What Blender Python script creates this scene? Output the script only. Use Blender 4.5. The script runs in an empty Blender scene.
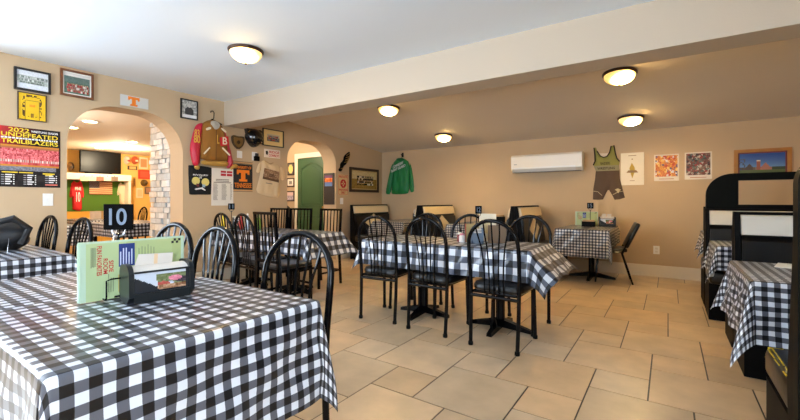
import bpy, bmesh, math, random
from mathutils import Vector, Matrix
from mathutils.geometry import delaunay_2d_cdt, tessellate_polygon
SC = bpy.context.scene
COL = SC.collection
PI = math.pi
R = math.radians
sin, cos = math.sin, math.cos

# ------------------------------------------------------------------ camera geometry (used to read the places of things off the photograph)
FP, HZ, YAW, CH = 390.0, 200.5, R(34.5), 1.08
XL, YB = -5.0, 6.6           # left wall face, back wall face
def ray(px, py):
    r = (px-400)/FP
    return (-sin(YAW)+r*cos(YAW), cos(YAW)+r*sin(YAW), (HZ-py)/FP)
def onx(px, py, x):
    d = ray(px, py); t = x/d[0]
    return (d[1]*t, CH+d[2]*t)          # y, z on a wall facing +x
def ony(px, py, y):
    d = ray(px, py); t = y/d[1]
    return (d[0]*t, CH+d[2]*t)          # x, z on a wall facing -y
def onz(px, py, z):
    d = ray(px, py); t = (z-CH)/d[2]
    return (d[0]*t, d[1]*t)

# ------------------------------------------------------------------ materials
def s2l(c):
    return tuple(((v/255)/12.92 if v/255 <= .04045 else ((v/255+.055)/1.055)**2.4) for v in c)
MATS = {}
def mat(name, rgb=(200,200,200), rough=.5, metal=0, spec=.5, coat=0, noise=0, nscale=8, bump=0, bscale=60, emit=0, attr=False, coatrough=.1, emitc=None, alpha=1, trans=0):
    if name in MATS: return MATS[name]
    m = bpy.data.materials.new(name); m.use_nodes = True
    nt = m.node_tree; b = nt.nodes['Principled BSDF']; L = nt.links
    c = s2l(rgb)+(1,)
    b.inputs['Base Color'].default_value = c
    b.inputs['Roughness'].default_value = rough
    b.inputs['Metallic'].default_value = metal
    b.inputs['Specular IOR Level'].default_value = spec
    b.inputs['Coat Weight'].default_value = coat
    b.inputs['Coat Roughness'].default_value = coatrough
    if trans: b.inputs['Transmission Weight'].default_value = trans
    src = None
    if attr:
        a = nt.nodes.new('ShaderNodeAttribute'); a.attribute_name = 'Col'; src = a.outputs['Color']
        L.new(src, b.inputs['Base Color'])
    if noise or bump:
        tc = nt.nodes.new('ShaderNodeTexCoord')
    if noise:
        n = nt.nodes.new('ShaderNodeTexNoise'); n.inputs['Scale'].default_value = nscale; n.inputs['Detail'].default_value = 4
        L.new(tc.outputs['Object'], n.inputs['Vector'])
        mx = nt.nodes.new('ShaderNodeMix'); mx.data_type = 'RGBA'; mx.blend_type = 'MULTIPLY'
        rp = nt.nodes.new('ShaderNodeMapRange'); rp.inputs['From Min'].default_value = .3; rp.inputs['From Max'].default_value = .7
        rp.inputs['To Min'].default_value = 1-noise; rp.inputs['To Max'].default_value = 1
        L.new(n.outputs['Fac'], rp.inputs['Value'])
        mx.inputs['Factor'].default_value = 1
        if src: L.new(src, mx.inputs['A'])
        else: mx.inputs['A'].default_value = c
        L.new(rp.outputs['Result'], mx.inputs['B']); L.new(mx.outputs['Result'], b.inputs['Base Color'])
    if bump:
        n = nt.nodes.new('ShaderNodeTexNoise'); n.inputs['Scale'].default_value = bscale; n.inputs['Detail'].default_value = 3
        L.new(tc.outputs['Object'], n.inputs['Vector'])
        bp = nt.nodes.new('ShaderNodeBump'); bp.inputs['Strength'].default_value = bump; bp.inputs['Distance'].default_value = .01
        L.new(n.outputs['Fac'], bp.inputs['Height']); L.new(bp.outputs['Normal'], b.inputs['Normal'])
    if emit:
        b.inputs['Emission Color'].default_value = (s2l(emitc) if emitc else c[:3])+(1,)
        b.inputs['Emission Strength'].default_value = emit
    MATS[name] = m
    return m

def gingham(name, period, white=(206,212,222), grey=(86,89,99), black=(13,13,17)):
    m = bpy.data.materials.new(name); m.use_nodes = True
    nt = m.node_tree; L = nt.links; b = nt.nodes['Principled BSDF']
    uv = nt.nodes.new('ShaderNodeUVMap'); uv.uv_map = 'UVMap'
    sp = nt.nodes.new('ShaderNodeSeparateXYZ'); L.new(uv.outputs['UV'], sp.inputs[0])
    outs = []
    for ax in 'XY':
        d = nt.nodes.new('ShaderNodeMath'); d.operation = 'DIVIDE'; d.inputs[1].default_value = period; L.new(sp.outputs[ax], d.inputs[0])
        f = nt.nodes.new('ShaderNodeMath'); f.operation = 'FRACT'; L.new(d.outputs[0], f.inputs[0])
        g = nt.nodes.new('ShaderNodeMath'); g.operation = 'GREATER_THAN'; g.inputs[1].default_value = .5; L.new(f.outputs[0], g.inputs[0])
        outs.append(g)
    ad = nt.nodes.new('ShaderNodeMath'); ad.operation = 'ADD'; L.new(outs[0].outputs[0], ad.inputs[0]); L.new(outs[1].outputs[0], ad.inputs[1])
    ml = nt.nodes.new('ShaderNodeMath'); ml.operation = 'MULTIPLY'; ml.inputs[1].default_value = .5; L.new(ad.outputs[0], ml.inputs[0])
    cr = nt.nodes.new('ShaderNodeValToRGB'); cr.color_ramp.interpolation = 'CONSTANT'
    e = cr.color_ramp.elements
    e[0].position = 0; e[0].color = s2l(white)+(1,)
    e[1].position = .25; e[1].color = s2l(grey)+(1,)
    x = e.new(.75); x.color = s2l(black)+(1,)
    L.new(ml.outputs[0], cr.inputs[0])
    gm = nt.nodes.new('ShaderNodeNewGeometry')      # the underside of the vinyl is its pale backing
    mx = nt.nodes.new('ShaderNodeMix'); mx.data_type = 'RGBA'
    mx2 = nt.nodes.new('ShaderNodeMix'); mx2.data_type = 'RGBA'; mx2.inputs['Factor'].default_value = .82
    L.new(cr.outputs[0], mx2.inputs['A']); mx2.inputs['B'].default_value = s2l((225,228,238))+(1,)
    L.new(gm.outputs['Backfacing'], mx.inputs['Factor']); L.new(cr.outputs[0], mx.inputs['A']); L.new(mx2.outputs['Result'], mx.inputs['B'])
    L.new(mx.outputs['Result'], b.inputs['Base Color'])
    b.inputs['Roughness'].default_value = .4
    b.inputs['Specular IOR Level'].default_value = .25
    b.inputs['Coat Weight'].default_value = .45
    b.inputs['Coat Roughness'].default_value = .12
    b.inputs['Coat IOR'].default_value = 1.5
    tc = nt.nodes.new('ShaderNodeTexCoord')
    n = nt.nodes.new('ShaderNodeTexNoise'); n.inputs['Scale'].default_value = 5; L.new(tc.outputs['Object'], n.inputs['Vector'])
    bp = nt.nodes.new('ShaderNodeBump'); bp.inputs['Strength'].default_value = .15; bp.inputs['Distance'].default_value = .01
    L.new(n.outputs['Fac'], bp.inputs['Height']); L.new(bp.outputs['Normal'], b.inputs['Normal'])
    return m

# ------------------------------------------------------------------ mesh builder
class MB:
    def __init__(s):
        s.v = []; s.f = []; s.m = []; s.c = []; s.uv = None
    def add(s, vs, fs, mi=0, col=None):
        o = len(s.v); s.v += [tuple(v) for v in vs]
        for f in fs:
            s.f.append([o+i for i in f]); s.m.append(mi); s.c.append(col)
        return s
    def box(s, x0, x1, y0, y1, z0, z1, mi=0, col=None, bev=0, M=None):
        if bev:
            bm = bmesh.new()
            bmesh.ops.create_cube(bm, size=1)
            for v in bm.verts:
                v.co = Vector(((x0+x1)/2+v.co.x*(x1-x0), (y0+y1)/2+v.co.y*(y1-y0), (z0+z1)/2+v.co.z*(z1-z0)))
            bmesh.ops.bevel(bm, geom=list(bm.edges), offset=bev, segments=3, profile=.5, affect='EDGES')
            bm.verts.index_update()
            vs = [v.co.copy() for v in bm.verts]; fs = [[v.index for v in f.verts] for f in bm.faces]; bm.free()
        else:
            vs = [Vector((x, y, z)) for z in (z0, z1) for y in (y0, y1) for x in (x0, x1)]
            fs = [(0,2,3,1), (4,5,7,6), (0,1,5,4), (1,3,7,5), (3,2,6,7), (2,0,4,6)]
        if M: vs = [M @ v for v in vs]
        return s.add(vs, fs, mi, col)
    def tube(s, pts, r, n=8, mi=0, caps=True, closed=False):
        P = [Vector(p) for p in pts]; k = len(P)
        if isinstance(r, (int, float)): r = [r]*k
        rings = []; up = None
        for i in range(k):
            if closed: t = P[(i+1) % k]-P[i-1]
            else: t = P[min(i+1, k-1)]-P[max(i-1, 0)]
            t.normalize()
            if up is None:
                up = Vector((0,0,1)) if abs(t.z) < .9 else Vector((0,1,0))
            a = t.cross(up)
            if a.length < 1e-5: a = t.cross(Vector((1,0,0)))
            a.normalize(); b = a.cross(t); b.normalize(); up = b
            rings.append([P[i]+(a*cos(2*PI*j/n)+b*sin(2*PI*j/n))*r[i] for j in range(n)])
        vs = [v for ring in rings for v in ring]; fs = []
        for i in range(k if closed else k-1):
            for j in range(n):
                i2 = (i+1) % k
                fs.append((i*n+j, i*n+(j+1) % n, i2*n+(j+1) % n, i2*n+j))
        if caps and not closed:
            fs.append(tuple(range(n))[::-1]); fs.append(tuple((k-1)*n+j for j in range(n)))
        return s.add(vs, fs, mi)
    def lathe(s, prof, n=24, c=(0,0,0), mi=0, sx=1, sy=1, M=None, caps=True):
        vs = []; fs = []; k = len(prof)
        for (r, z) in prof:
            for j in range(n):
                v = Vector((c[0]+r*sx*cos(2*PI*j/n), c[1]+r*sy*sin(2*PI*j/n), c[2]+z))
                vs.append(M @ v if M else v)
        for i in range(k-1):
            for j in range(n):
                fs.append((i*n+j, i*n+(j+1) % n, (i+1)*n+(j+1) % n, (i+1)*n+j))
        if caps: fs.append(tuple(range(n))[::-1]); fs.append(tuple((k-1)*n+j for j in range(n)))
        return s.add(vs, fs, mi)
    def prism(s, poly, d0, d1, axis='y', mi=0, col=None):
        # poly in (a,b); axis y: (x,z) extruded in y; axis x: (y,z) in x; axis z: (x,y) in z
        def P(a, b, d):
            return {'y': (a, d, b), 'x': (d, a, b), 'z': (a, b, d)}[axis]
        k = len(poly)
        vs = [P(a, b, d0) for a, b in poly]+[P(a, b, d1) for a, b in poly]
        tris = tessellate_polygon([[Vector((a, b, 0)) for a, b in poly]])
        fs = [tuple(t) for t in tris]+[tuple(k+i for i in t[::-1]) for t in tris]
        for i in range(k):
            j = (i+1) % k; fs.append((i, j, k+j, k+i))
        return s.add(vs, fs, mi, col)
    def build(s, name, m, parent=None, smooth=False, loc=None, rz=0):
        me = bpy.data.meshes.new(name)
        me.from_pydata(s.v, [], s.f)
        for x in (m if isinstance(m, (list, tuple)) else [m]): me.materials.append(x)
        for p, mi in zip(me.polygons, s.m): p.material_index = mi
        if any(c is not None for c in s.c):
            at = me.color_attributes.new('Col', 'FLOAT_COLOR', 'CORNER')
            for p, c in zip(me.polygons, s.c):
                cc = (s2l(c) if c is not None else (1,1,1))+(1,)
                for li in p.loop_indices: at.data[li].color = cc
        if s.uv:
            ul = me.uv_layers.new(name='UVMap')
            for p in me.polygons:
                for li in p.loop_indices: ul.data[li].uv = s.uv[me.loops[li].vertex_index]
        me.validate()
        bm = bmesh.new(); bm.from_mesh(me)
        if not s.uv: bmesh.ops.recalc_face_normals(bm, faces=bm.faces)
        bm.to_mesh(me); bm.free()
        if smooth:
            for p in me.polygons: p.use_smooth = True
            try: me.set_sharp_from_angle(angle=R(40))
            except Exception: pass
        me.update()
        o = bpy.data.objects.new(name, me); COL.objects.link(o)
        if parent: o.parent = parent
        if loc: o.location = loc
        if rz: o.rotation_euler = (0,0,rz)
        return o

def tag(o, label=None, cat=None, group=None, kind=None):
    if label: o['label'] = label
    if cat: o['category'] = cat
    if group: o['group'] = group
    if kind: o['kind'] = kind
    return o
def thing(name, label, cat, loc=(0,0,0), rz=0, group=None):
    o = bpy.data.objects.new(name, None); COL.objects.link(o); o.empty_display_size = .05
    o.location = loc; o.rotation_euler = (0,0,rz)
    return tag(o, label, cat, group)
def struct(name, mb, m, smooth=False):
    return tag(mb.build(name, m, None, smooth), kind='structure')
def copy_tree(o, parent=None):
    c = o.copy(); COL.objects.link(c)
    if parent: c.parent = parent
    for ch in list(o.children): copy_tree(ch, c)
    return c
def dup(o, loc, rz, label, group=None):
    c = copy_tree(o); c.location = loc; c.rotation_euler = (0,0,rz); c['label'] = label
    if group: c['group'] = group
    return c

def lettering(body, x0, x1, z0, z1, y, m, parent, name='lettering', ext=.0012, skew=None, rot=0, font=None):
    cu = bpy.data.curves.new(name, 'FONT'); cu.body = body; cu.size = 1; cu.extrude = .01; cu.offset = .012
    o = bpy.data.objects.new('tmp', cu); COL.objects.link(o)
    dg = bpy.context.evaluated_depsgraph_get(); dg.update()
    me = bpy.data.meshes.new_from_object(o.evaluated_get(dg))
    bpy.data.objects.remove(o); bpy.data.curves.remove(cu)
    xs = [v.co.x for v in me.vertices]; ys = [v.co.y for v in me.vertices]
    ax, bx, ay, by = min(xs), max(xs), min(ys), max(ys)
    for v in me.vertices:
        u = (v.co.x-ax)/(bx-ax); w = (v.co.y-ay)/(by-ay); dp = y-(ext if v.co.z > 0 else -ext)
        if rot == 90: u, w = 1-w, u          # reads upwards
        elif rot == -90: u, w = w, 1-u
        z = z0+w*(z1-z0)
        if skew: z += (u-.5)*skew
        v.co = (x0+u*(x1-x0), dp, z)
    me.materials.clear(); me.materials.append(m); me.update()
    r = bpy.data.objects.new(name, me); COL.objects.link(r); r.parent = parent
    return r

def sheet(w, h, painter, nx, ny, y=0, cx=0, cz=0, mb=None, t=.002):
    """printed sheet: a thin slab whose front is a mosaic of coloured cells (local plane xz, facing -y)"""
    mb = mb or MB()
    for j in range(ny):
        for i in range(nx):
            u, v = (i+.5)/nx, (j+.5)/ny
            x0, x1 = cx-w/2+w*i/nx, cx-w/2+w*(i+1)/nx; z0, z1 = cz-h/2+h*j/ny, cz-h/2+h*(j+1)/ny
            mb.add([(x0,y,z0), (x1,y,z0), (x1,y,z1), (x0,y,z1)], [(0,1,2,3)], 0, painter(u, v))
    mb.add([(cx-w/2,y+t,cz-h/2), (cx+w/2,y+t,cz-h/2), (cx+w/2,y+t,cz+h/2), (cx-w/2,y+t,cz+h/2), (cx-w/2,y,cz-h/2), (cx+w/2,y,cz-h/2), (cx+w/2,y,cz+h/2), (cx-w/2,y,cz+h/2)],
           [(3,2,1,0), (0,1,5,4), (1,2,6,5), (2,3,7,6), (3,0,4,7)], 0, painter(.01, .5))
    return mb

def inside(poly, x, y):
    r = False; k = len(poly)
    for i in range(k):
        x1, y1 = poly[i]; x2, y2 = poly[i-1]
        if (y1 > y) != (y2 > y) and x < (x2-x1)*(y-y1)/(y2-y1)+x1: r = not r
    return r
def edge_dist(poly, x, y):
    b = 9
    for i in range(len(poly)):
        x1, y1 = poly[i-1]; x2, y2 = poly[i]; dx, dy = x2-x1, y2-y1
        t = max(0, min(1, ((x-x1)*dx+(y-y1)*dy)/(dx*dx+dy*dy+1e-12)))
        b = min(b, math.hypot(x-x1-t*dx, y-y1-t*dy))
    return b
def smooth_poly(p, it=2):
    for _ in range(it):
        q = []
        for i in range(len(p)):
            a, b = p[i], p[(i+1) % len(p)]
            q += [(a[0]*.75+b[0]*.25, a[1]*.75+b[1]*.25), (a[0]*.25+b[0]*.75, a[1]*.25+b[1]*.75)]
        p = q
    return p
def cloth_shape(poly, depth, res, y=0, painter=None, wrinkle=.006, seed=0, soft=.03, base=None):
    """soft hanging garment: outline (x,z), swelling towards -y; painter gives printed colour"""
    rnd = random.Random(seed)
    ph = [rnd.uniform(0, 6) for _ in range(4)]
    k = len(poly)
    pts = [Vector(p) for p in poly]; edges = [(i, (i+1) % k) for i in range(k)]
    xs = [p[0] for p in poly]; zs = [p[1] for p in poly]
    x = min(xs)
    while x < max(xs):
        z = min(zs)
        while z < max(zs):
            if inside(poly, x, z) and edge_dist(poly, x, z) > res*.45: pts.append(Vector((x, z)))
            z += res
        x += res
    out = delaunay_2d_cdt(pts, edges, [], 1, 1e-5)
    V, F = out[0], out[2]
    mb = MB(); vs = []
    for p in V:
        d = edge_dist(poly, p.x, p.y)
        s = 1-math.exp(-d/soft)
        yy = y-.004-depth*s-wrinkle*s*(sin(p.x*38+ph[0]+p.y*9)+.6*sin(p.x*71+ph[1]-p.y*14)+.5*sin(p.y*30+ph[2]))
        vs.append((p.x, yy, p.y))
    o = len(vs); vs += [(p.x, y, p.y) for p in V]
    for v in vs: mb.v.append(v)
    for f in F:
        c = None
        if painter:
            q = [V[i] for i in f]; c = painter(sum(t.x for t in q)/len(q), sum(t.y for t in q)/len(q))
        mb.f.append(list(f)); mb.m.append(0); mb.c.append(c)
        mb.f.append([o+i for i in f][::-1]); mb.m.append(0); mb.c.append(c)
    # rim: the CDT keeps the outline as its first k points
    for i in range(k):
        j = (i+1) % k
        mb.f.append([i, j, o+j, o+i]); mb.m.append(0); mb.c.append(painter(*poly[i]) if painter else None)
    return mb

# ------------------------------------------------------------------ palette
black = mat('black_powder_coat', (7,7,9), .12, spec=.16)
blackmatte = mat('black_matte', (7,7,8), .6, spec=.1)
vinyl = mat('black_vinyl', (9,10,12), .3, spec=.4, bump=.08, bscale=25)
white_vinyl = mat('cream_white_vinyl', (206,202,190), .35, bump=.05, bscale=20)
tan_vinyl = mat('tan_vinyl', (234,214,174), .35, bump=.05, bscale=20)
wallp = mat('tan_wall_paint', (200,175,142), .75, spec=.3, bump=.12, bscale=120, noise=.04, nscale=2)
beamp = mat('beam_paint', (194,181,163), .75, spec=.3, bump=.12, bscale=120)
ceilp = mat('white_ceiling_paint', (230,241,253), .85, spec=.2, bump=.1, bscale=90)
ceil2 = mat('rear_ceiling_paint', (226,218,208), .8, spec=.2, bump=.1, bscale=90)
trimp = mat('cream_trim_paint', (232,222,204), .5)
goldp = mat('gold_wall_paint', (236,190,104), .7, bump=.1, bscale=80)
paper = mat('printed_paper', attr=True, rough=.45)
print_gloss = mat('glossy_print', attr=True, rough=.25)
fabric = mat('printed_fabric', attr=True, rough=.85, bump=.15, bscale=150)
printed = mat('printed_ink', attr=True, rough=.6)
whitep = mat('white_plastic', (235,235,232), .35)
green_paint = mat('green_door_paint', (58,92,60), .4)
inkw = mat('white_ink', (236,236,236), .6); inkb = mat('black_ink', (20,20,22), .6); inky = mat('yellow_ink', (246,214,46), .6)
inkr = mat('red_ink', (190,30,44), .6); inko = mat('orange_ink', (240,130,28), .6)
inkgrey = mat('grey_numeral', (112,128,150), .5)
bronze = mat('dark_bronze', (66,48,38), .35, metal=.6)
chrome = mat('chrome_wire', (150,150,155), .25, metal=1)
G50 = gingham('gingham_inch', .0525)
G100 = gingham('buffalo_check', .105, black=(15,17,24), grey=(84,91,107))
G37 = gingham('gingham_small', .037, white=(186,180,170), black=(16,15,16))
G42 = gingham('gingham_booth', .043)

# ------------------------------------------------------------------ setting
YF = -2.2; XR = 1.6; ZC = 2.43; ZBK = 2.09; SL = (ZC-ZBK)/(YB-3.3)
def zceil(y): return ZC if y < 3.3 else ZC-SL*(y-3.3)

def tile_colour(rnd):
    b = rnd.uniform(-12, 10); w = rnd.uniform(-5, 5)
    return (212+b+w, 187+b, 154+b-w)
def make_floor():
    rnd = random.Random(3)
    mb = MB(); Lg, s = .4885, .2895; g = .0042
    x0, y0 = -1.4475, 1.803
    mb.box(XL-.32, XR+.1, YF-.1, YB+.1, -.05, -.003, 0, (44,35,28))
    for i in range(-24, 25):
        for j in range(-24, 25):
            ox = x0+i*Lg+j*s; oy = y0-i*s+j*Lg
            for (a, b, c, d) in ((ox, oy, ox+s, oy+s), (ox+s-Lg, oy+s, ox+s, oy+s+Lg)):
                if c < XL-.3 or a > XR+.05 or d < YF or b > YB+.05: continue
                a2, b2, c2, d2 = max(a+g, XL-.3), b+g, min(c-g, XR+.05), d-g
                if c2 <= a2: continue
                mb.add([(a2,b2,0), (c2,b2,0), (c2,d2,0), (a2,d2,0), (a2,b2,-.004), (c2,b2,-.004), (c2,d2,-.004), (a2,d2,-.004)],
                       [(0,1,2,3), (0,4,5,1), (1,5,6,2), (2,6,7,3), (3,7,4,0)], 0, tile_colour(rnd))
    m = mat('beige_floor_tile', attr=True, rough=.3, spec=.45, noise=.22, nscale=5, bump=.04, bscale=30)
    struct('floor', mb, m)
make_floor()

def arch_pts(y0, y1, top, rx, rz_, n=10):
    p = [(y0, 0)]
    for i in range(n+1):
        a = PI-(PI/2)*i/n; p.append((y0+rx+rx*cos(a), top-rz_+rz_*sin(a)))
    for i in range(n+1):
        a = PI/2-(PI/2)*i/n; p.append((y1-rx+rx*cos(a), top-rz_+rz_*sin(a)))
    p.append((y1, 0))
    return p
A1 = (1.34, 2.48); A2 = (4.10, 5.21)
outline = [(YF, 0)]+arch_pts(*A1, 2.11, .44, .44)+arch_pts(*A2, 2.09, .4, .36)+[(YB+.02, 0), (YB+.02, ZBK+.02), (3.3, ZC+.02), (YF, ZC+.02)]
LWN = (-1.9, .35, .75, 2.15); RWN = (-1.95, -.3, .85, 2.15)      # unseen side windows beside or behind the photographer; left one added to spread daylight
a_, b_, c_, d_ = LWN
outline = [(b_, 0)]+outline[1:-1]+[(b_, ZC+.02)]
mb = MB(); mb.prism(outline, XL-.32, XL, 'x'); mb.box(XL-.32, XL, YF, a_, 0, ZC+.02); mb.box(XL-.32, XL, a_, b_, 0, c_); mb.box(XL-.32, XL, a_, b_, d_, ZC+.02); struct('wall_left', mb, wallp)
mb = MB(); mb.box(XL-.3, XR+.2, YB, YB+.15, 0, ZBK+.05); struct('wall_back', mb, wallp)
a_, b_, c_, d_ = RWN
mb = MB(); mb.box(XR, XR+.15, YF, a_, 0, ZC+.05); mb.box(XR, XR+.15, b_, YB+.1, 0, ZC+.05); mb.box(XR, XR+.15, a_, b_, 0, c_); mb.box(XR, XR+.15, a_, b_, d_, ZC+.05); struct('wall_right', mb, wallp)
mb = MB(); mb.box(XL-.3, XR+.15, YF-.1, 3.3, ZC, ZC+.08); struct('ceiling', mb, ceilp)
mb = MB(); mb.prism([(3.3, ZC), (YB+.05, ZBK), (YB+.05, ZBK+.08), (3.3, ZC+.08)], XL-.02, XR+.15, 'x'); struct('ceiling_rear', mb, ceil2)
mb = MB(); mb.prism([(XL-.01, 3.03), (XR+.01, 3.18), (XR+.01, 3.45), (XL-.01, 3.31)], 2.10, ZC+.02, 'z'); struct('beam', mb, beamp)
# front wall with two wide windows (behind the photographer)
mb = MB()
WIN = [(-3.6, -2.0)]; WZ = (.85, 2.1)
xs = [XL-.3]+[v for w in WIN for v in w]+[XR+.15]
for i in range(0, len(xs), 2): mb.box(xs[i], xs[i+1], YF-.15, YF, 0, ZC+.05)
for w in WIN:
    mb.box(w[0], w[1], YF-.15, YF, 0, WZ[0]); mb.box(w[0], w[1], YF-.15, YF, WZ[1], ZC+.05)
struct('wall_front', mb, wallp)
for n, w in enumerate(WIN):
    mb = MB()
    for (a, b, c, d) in ((w[0], w[1], WZ[0], WZ[0]+.05), (w[0], w[1], WZ[1]-.05, WZ[1]), (w[0], w[0]+.05, *WZ), (w[1]-.05, w[1], *WZ), ((w[0]+w[1])/2-.025, (w[0]+w[1])/2+.025, *WZ)):
        mb.box(a, b, YF-.12, YF-.05, c, d)
    struct('window_%d' % (n+1), mb, whitep)
for n, (x, (a, b, c, d)) in enumerate(((XL-.2, LWN), (XR+.08, RWN))):
    mb = MB()
    for q in ((a, b, c, c+.05), (a, b, d-.05, d), (a, a+.05, c, d), (b-.05, b, c, d), ((a+b)/2-.025, (a+b)/2+.025, c, d)): mb.box(x-.03, x+.03, *q)
    struct('window_%d' % (n+3), mb, whitep)
# baseboards
mb = MB()
for a, b in ((YF, A1[0]), (A1[1], A2[0]), (A2[1], YB)): mb.box(XL, XL+.018, a, b, 0, .155, bev=.004)
struct('baseboard_left', mb, trimp)
mb = MB(); mb.box(XL+.018, XR, YB-.018, YB, 0, .165, bev=.004); struct('baseboard_back', mb, trimp)

# --- the second dining room behind the first arch
BX = -12.0
mb = MB(); mb.box(BX-.1, XL-.32, 0, 5.7, -.05, -.001); struct('floor_dining', mb, mat('brown_floor', (150,120,88), .4, noise=.2, nscale=3))
mb = MB(); mb.box(BX-.1, XL-.32, 0, 5.7, 2.32, 2.4); struct('ceiling_dining', mb, mat('warm_ceiling', (240,226,204), .8))
mb = MB(); mb.box(BX-.1, BX, 0, 5.7, 0, 2.35); struct('wall_dining_far', mb, goldp)
mb = MB(); mb.box(BX, XL-.32, -.1, 0, 0, 2.35); struct('wall_dining_left', mb, goldp)
mb = MB(); mb.box(BX, -7.4, 5.6, 5.7, 0, 2.35); struct('wall_dining_right', mb, goldp)
# hallway behind the second arch
mb = MB(); mb.box(-7.4, -5.33, 3.45, 3.55, 0, 2.35); mb.box(-7.5, -7.4, 3.45, 5.7, 0, 2.35); struct('wall_hall', mb, wallp)
mb = MB(); mb.box(-7.4, -5.33, 5.42, 5.5, 0, 2.35); struct('wall_hall_end', mb, wallp)

# stone pillar
def stone_pillar():
    rnd = random.Random(8); mb = MB()
    x0, x1, y0, y1 = -5.9, -5.33, 2.5, 3.0
    mb.box(x0+.02, x1, y0+.03, y1, 0, 2.32, 0, (120,116,110))
    z = 0
    while z < 2.31:
        h = min(rnd.choice((.045, .06, .075, .09)), 2.32-z)
        x = x0+rnd.uniform(-.01, .005)
        while x < x1-.01:
            w = min(rnd.uniform(.09, .24), x1-x)
            g = rnd.uniform(-22, 24); t = rnd.uniform(-6, 10)
            mb.box(x+.003, x+w-.003, y0-rnd.uniform(0, .03), y0+.06, z+.003, z+h-.003, 0, (208+g+t, 209+g, 207+g-t))
            x += w
        y = y0
        while y < y1:
            w = min(rnd.uniform(.1, .25), y1-y); g = rnd.uniform(-22, 24)
            mb.box(x0-rnd.uniform(0, .025), x0+.05, y+.003, y+w-.003, z+.003, z+h-.003, 0, (206+g, 207+g, 206+g))
            y += w
        z += h
    struct('pillar_stone', mb, mat('stacked_stone', attr=True, rough=.8, bump=.4, bscale=40, noise=.2, nscale=20))
stone_pillar()

# door in the hallway
def green_door():
    mb = MB(); x0, x1 = -6.24, -5.42; y = 5.42; zt = 1.93
    mb.box(x0, x1, y-.035, y-.001, .01, zt, bev=.003)
    d = struct('door_1', mb, green_paint)
    p = MB(); cx = (x0+x1)/2; w = .30
    for (z0, z1, arch) in ((.98, 1.72, .1), (.2, .78, 0)):
        def ring(e, n=12):
            pts = [(cx-w+e, z0+e), (cx+w-e, z0+e), (cx+w-e, z1-e)]
            if arch:
                for i in range(1, n):
                    t = i/n; pts.append((cx+w-e-(2*w-2*e)*t, z1-e+arch*(sin(PI*t)**1.5)))
            pts.append((cx-w+e, z1-e))
            return pts
        r0, r1, r2 = ring(0), ring(.03), ring(.06)
        k = len(r0)
        vs = [(a, y-.0355, b) for a, b in r0]+[(a, y-.022, b) for a, b in r1]+[(a, y-.040, b) for a, b in r2]
        fs = [(i, (i+1) % k, k+(i+1) % k, k+i) for i in range(k)]+[(k+i, k+(i+1) % k, 2*k+(i+1) % k, 2*k+i) for i in range(k)]
        p.add(vs, fs)
        p.prism(r2, y-.041, y-.036, 'y')
        rim = [(a, y-.037, b) for a, b in r0]
        p.tube(rim, .007, 6, closed=True)
    p.build('door_panel', green_paint, d, True)
    k = MB(); k.lathe([(.0, 0), (.027, .0), (.03, .02), (.02, .04), (.0, .045)], 14, M=Matrix.Translation((x1-.06, y-.04, .95)) @ Matrix.Rotation(PI/2, 4, 'X'))
    k.build('door_knob', mat('brass', (180,140,70), .3, metal=1), d, True)
    c = MB(); c.box(x0-.10, x0-.005, y-.03, y, 0, zt+.105); c.box(x1+.005, x1+.09, y-.03, y, 0, zt+.105); c.box(x0-.005, x1+.005, y-.03, y, zt+.01, zt+.105)
    struct('trim_1', c, trimp)
green_door()

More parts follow.
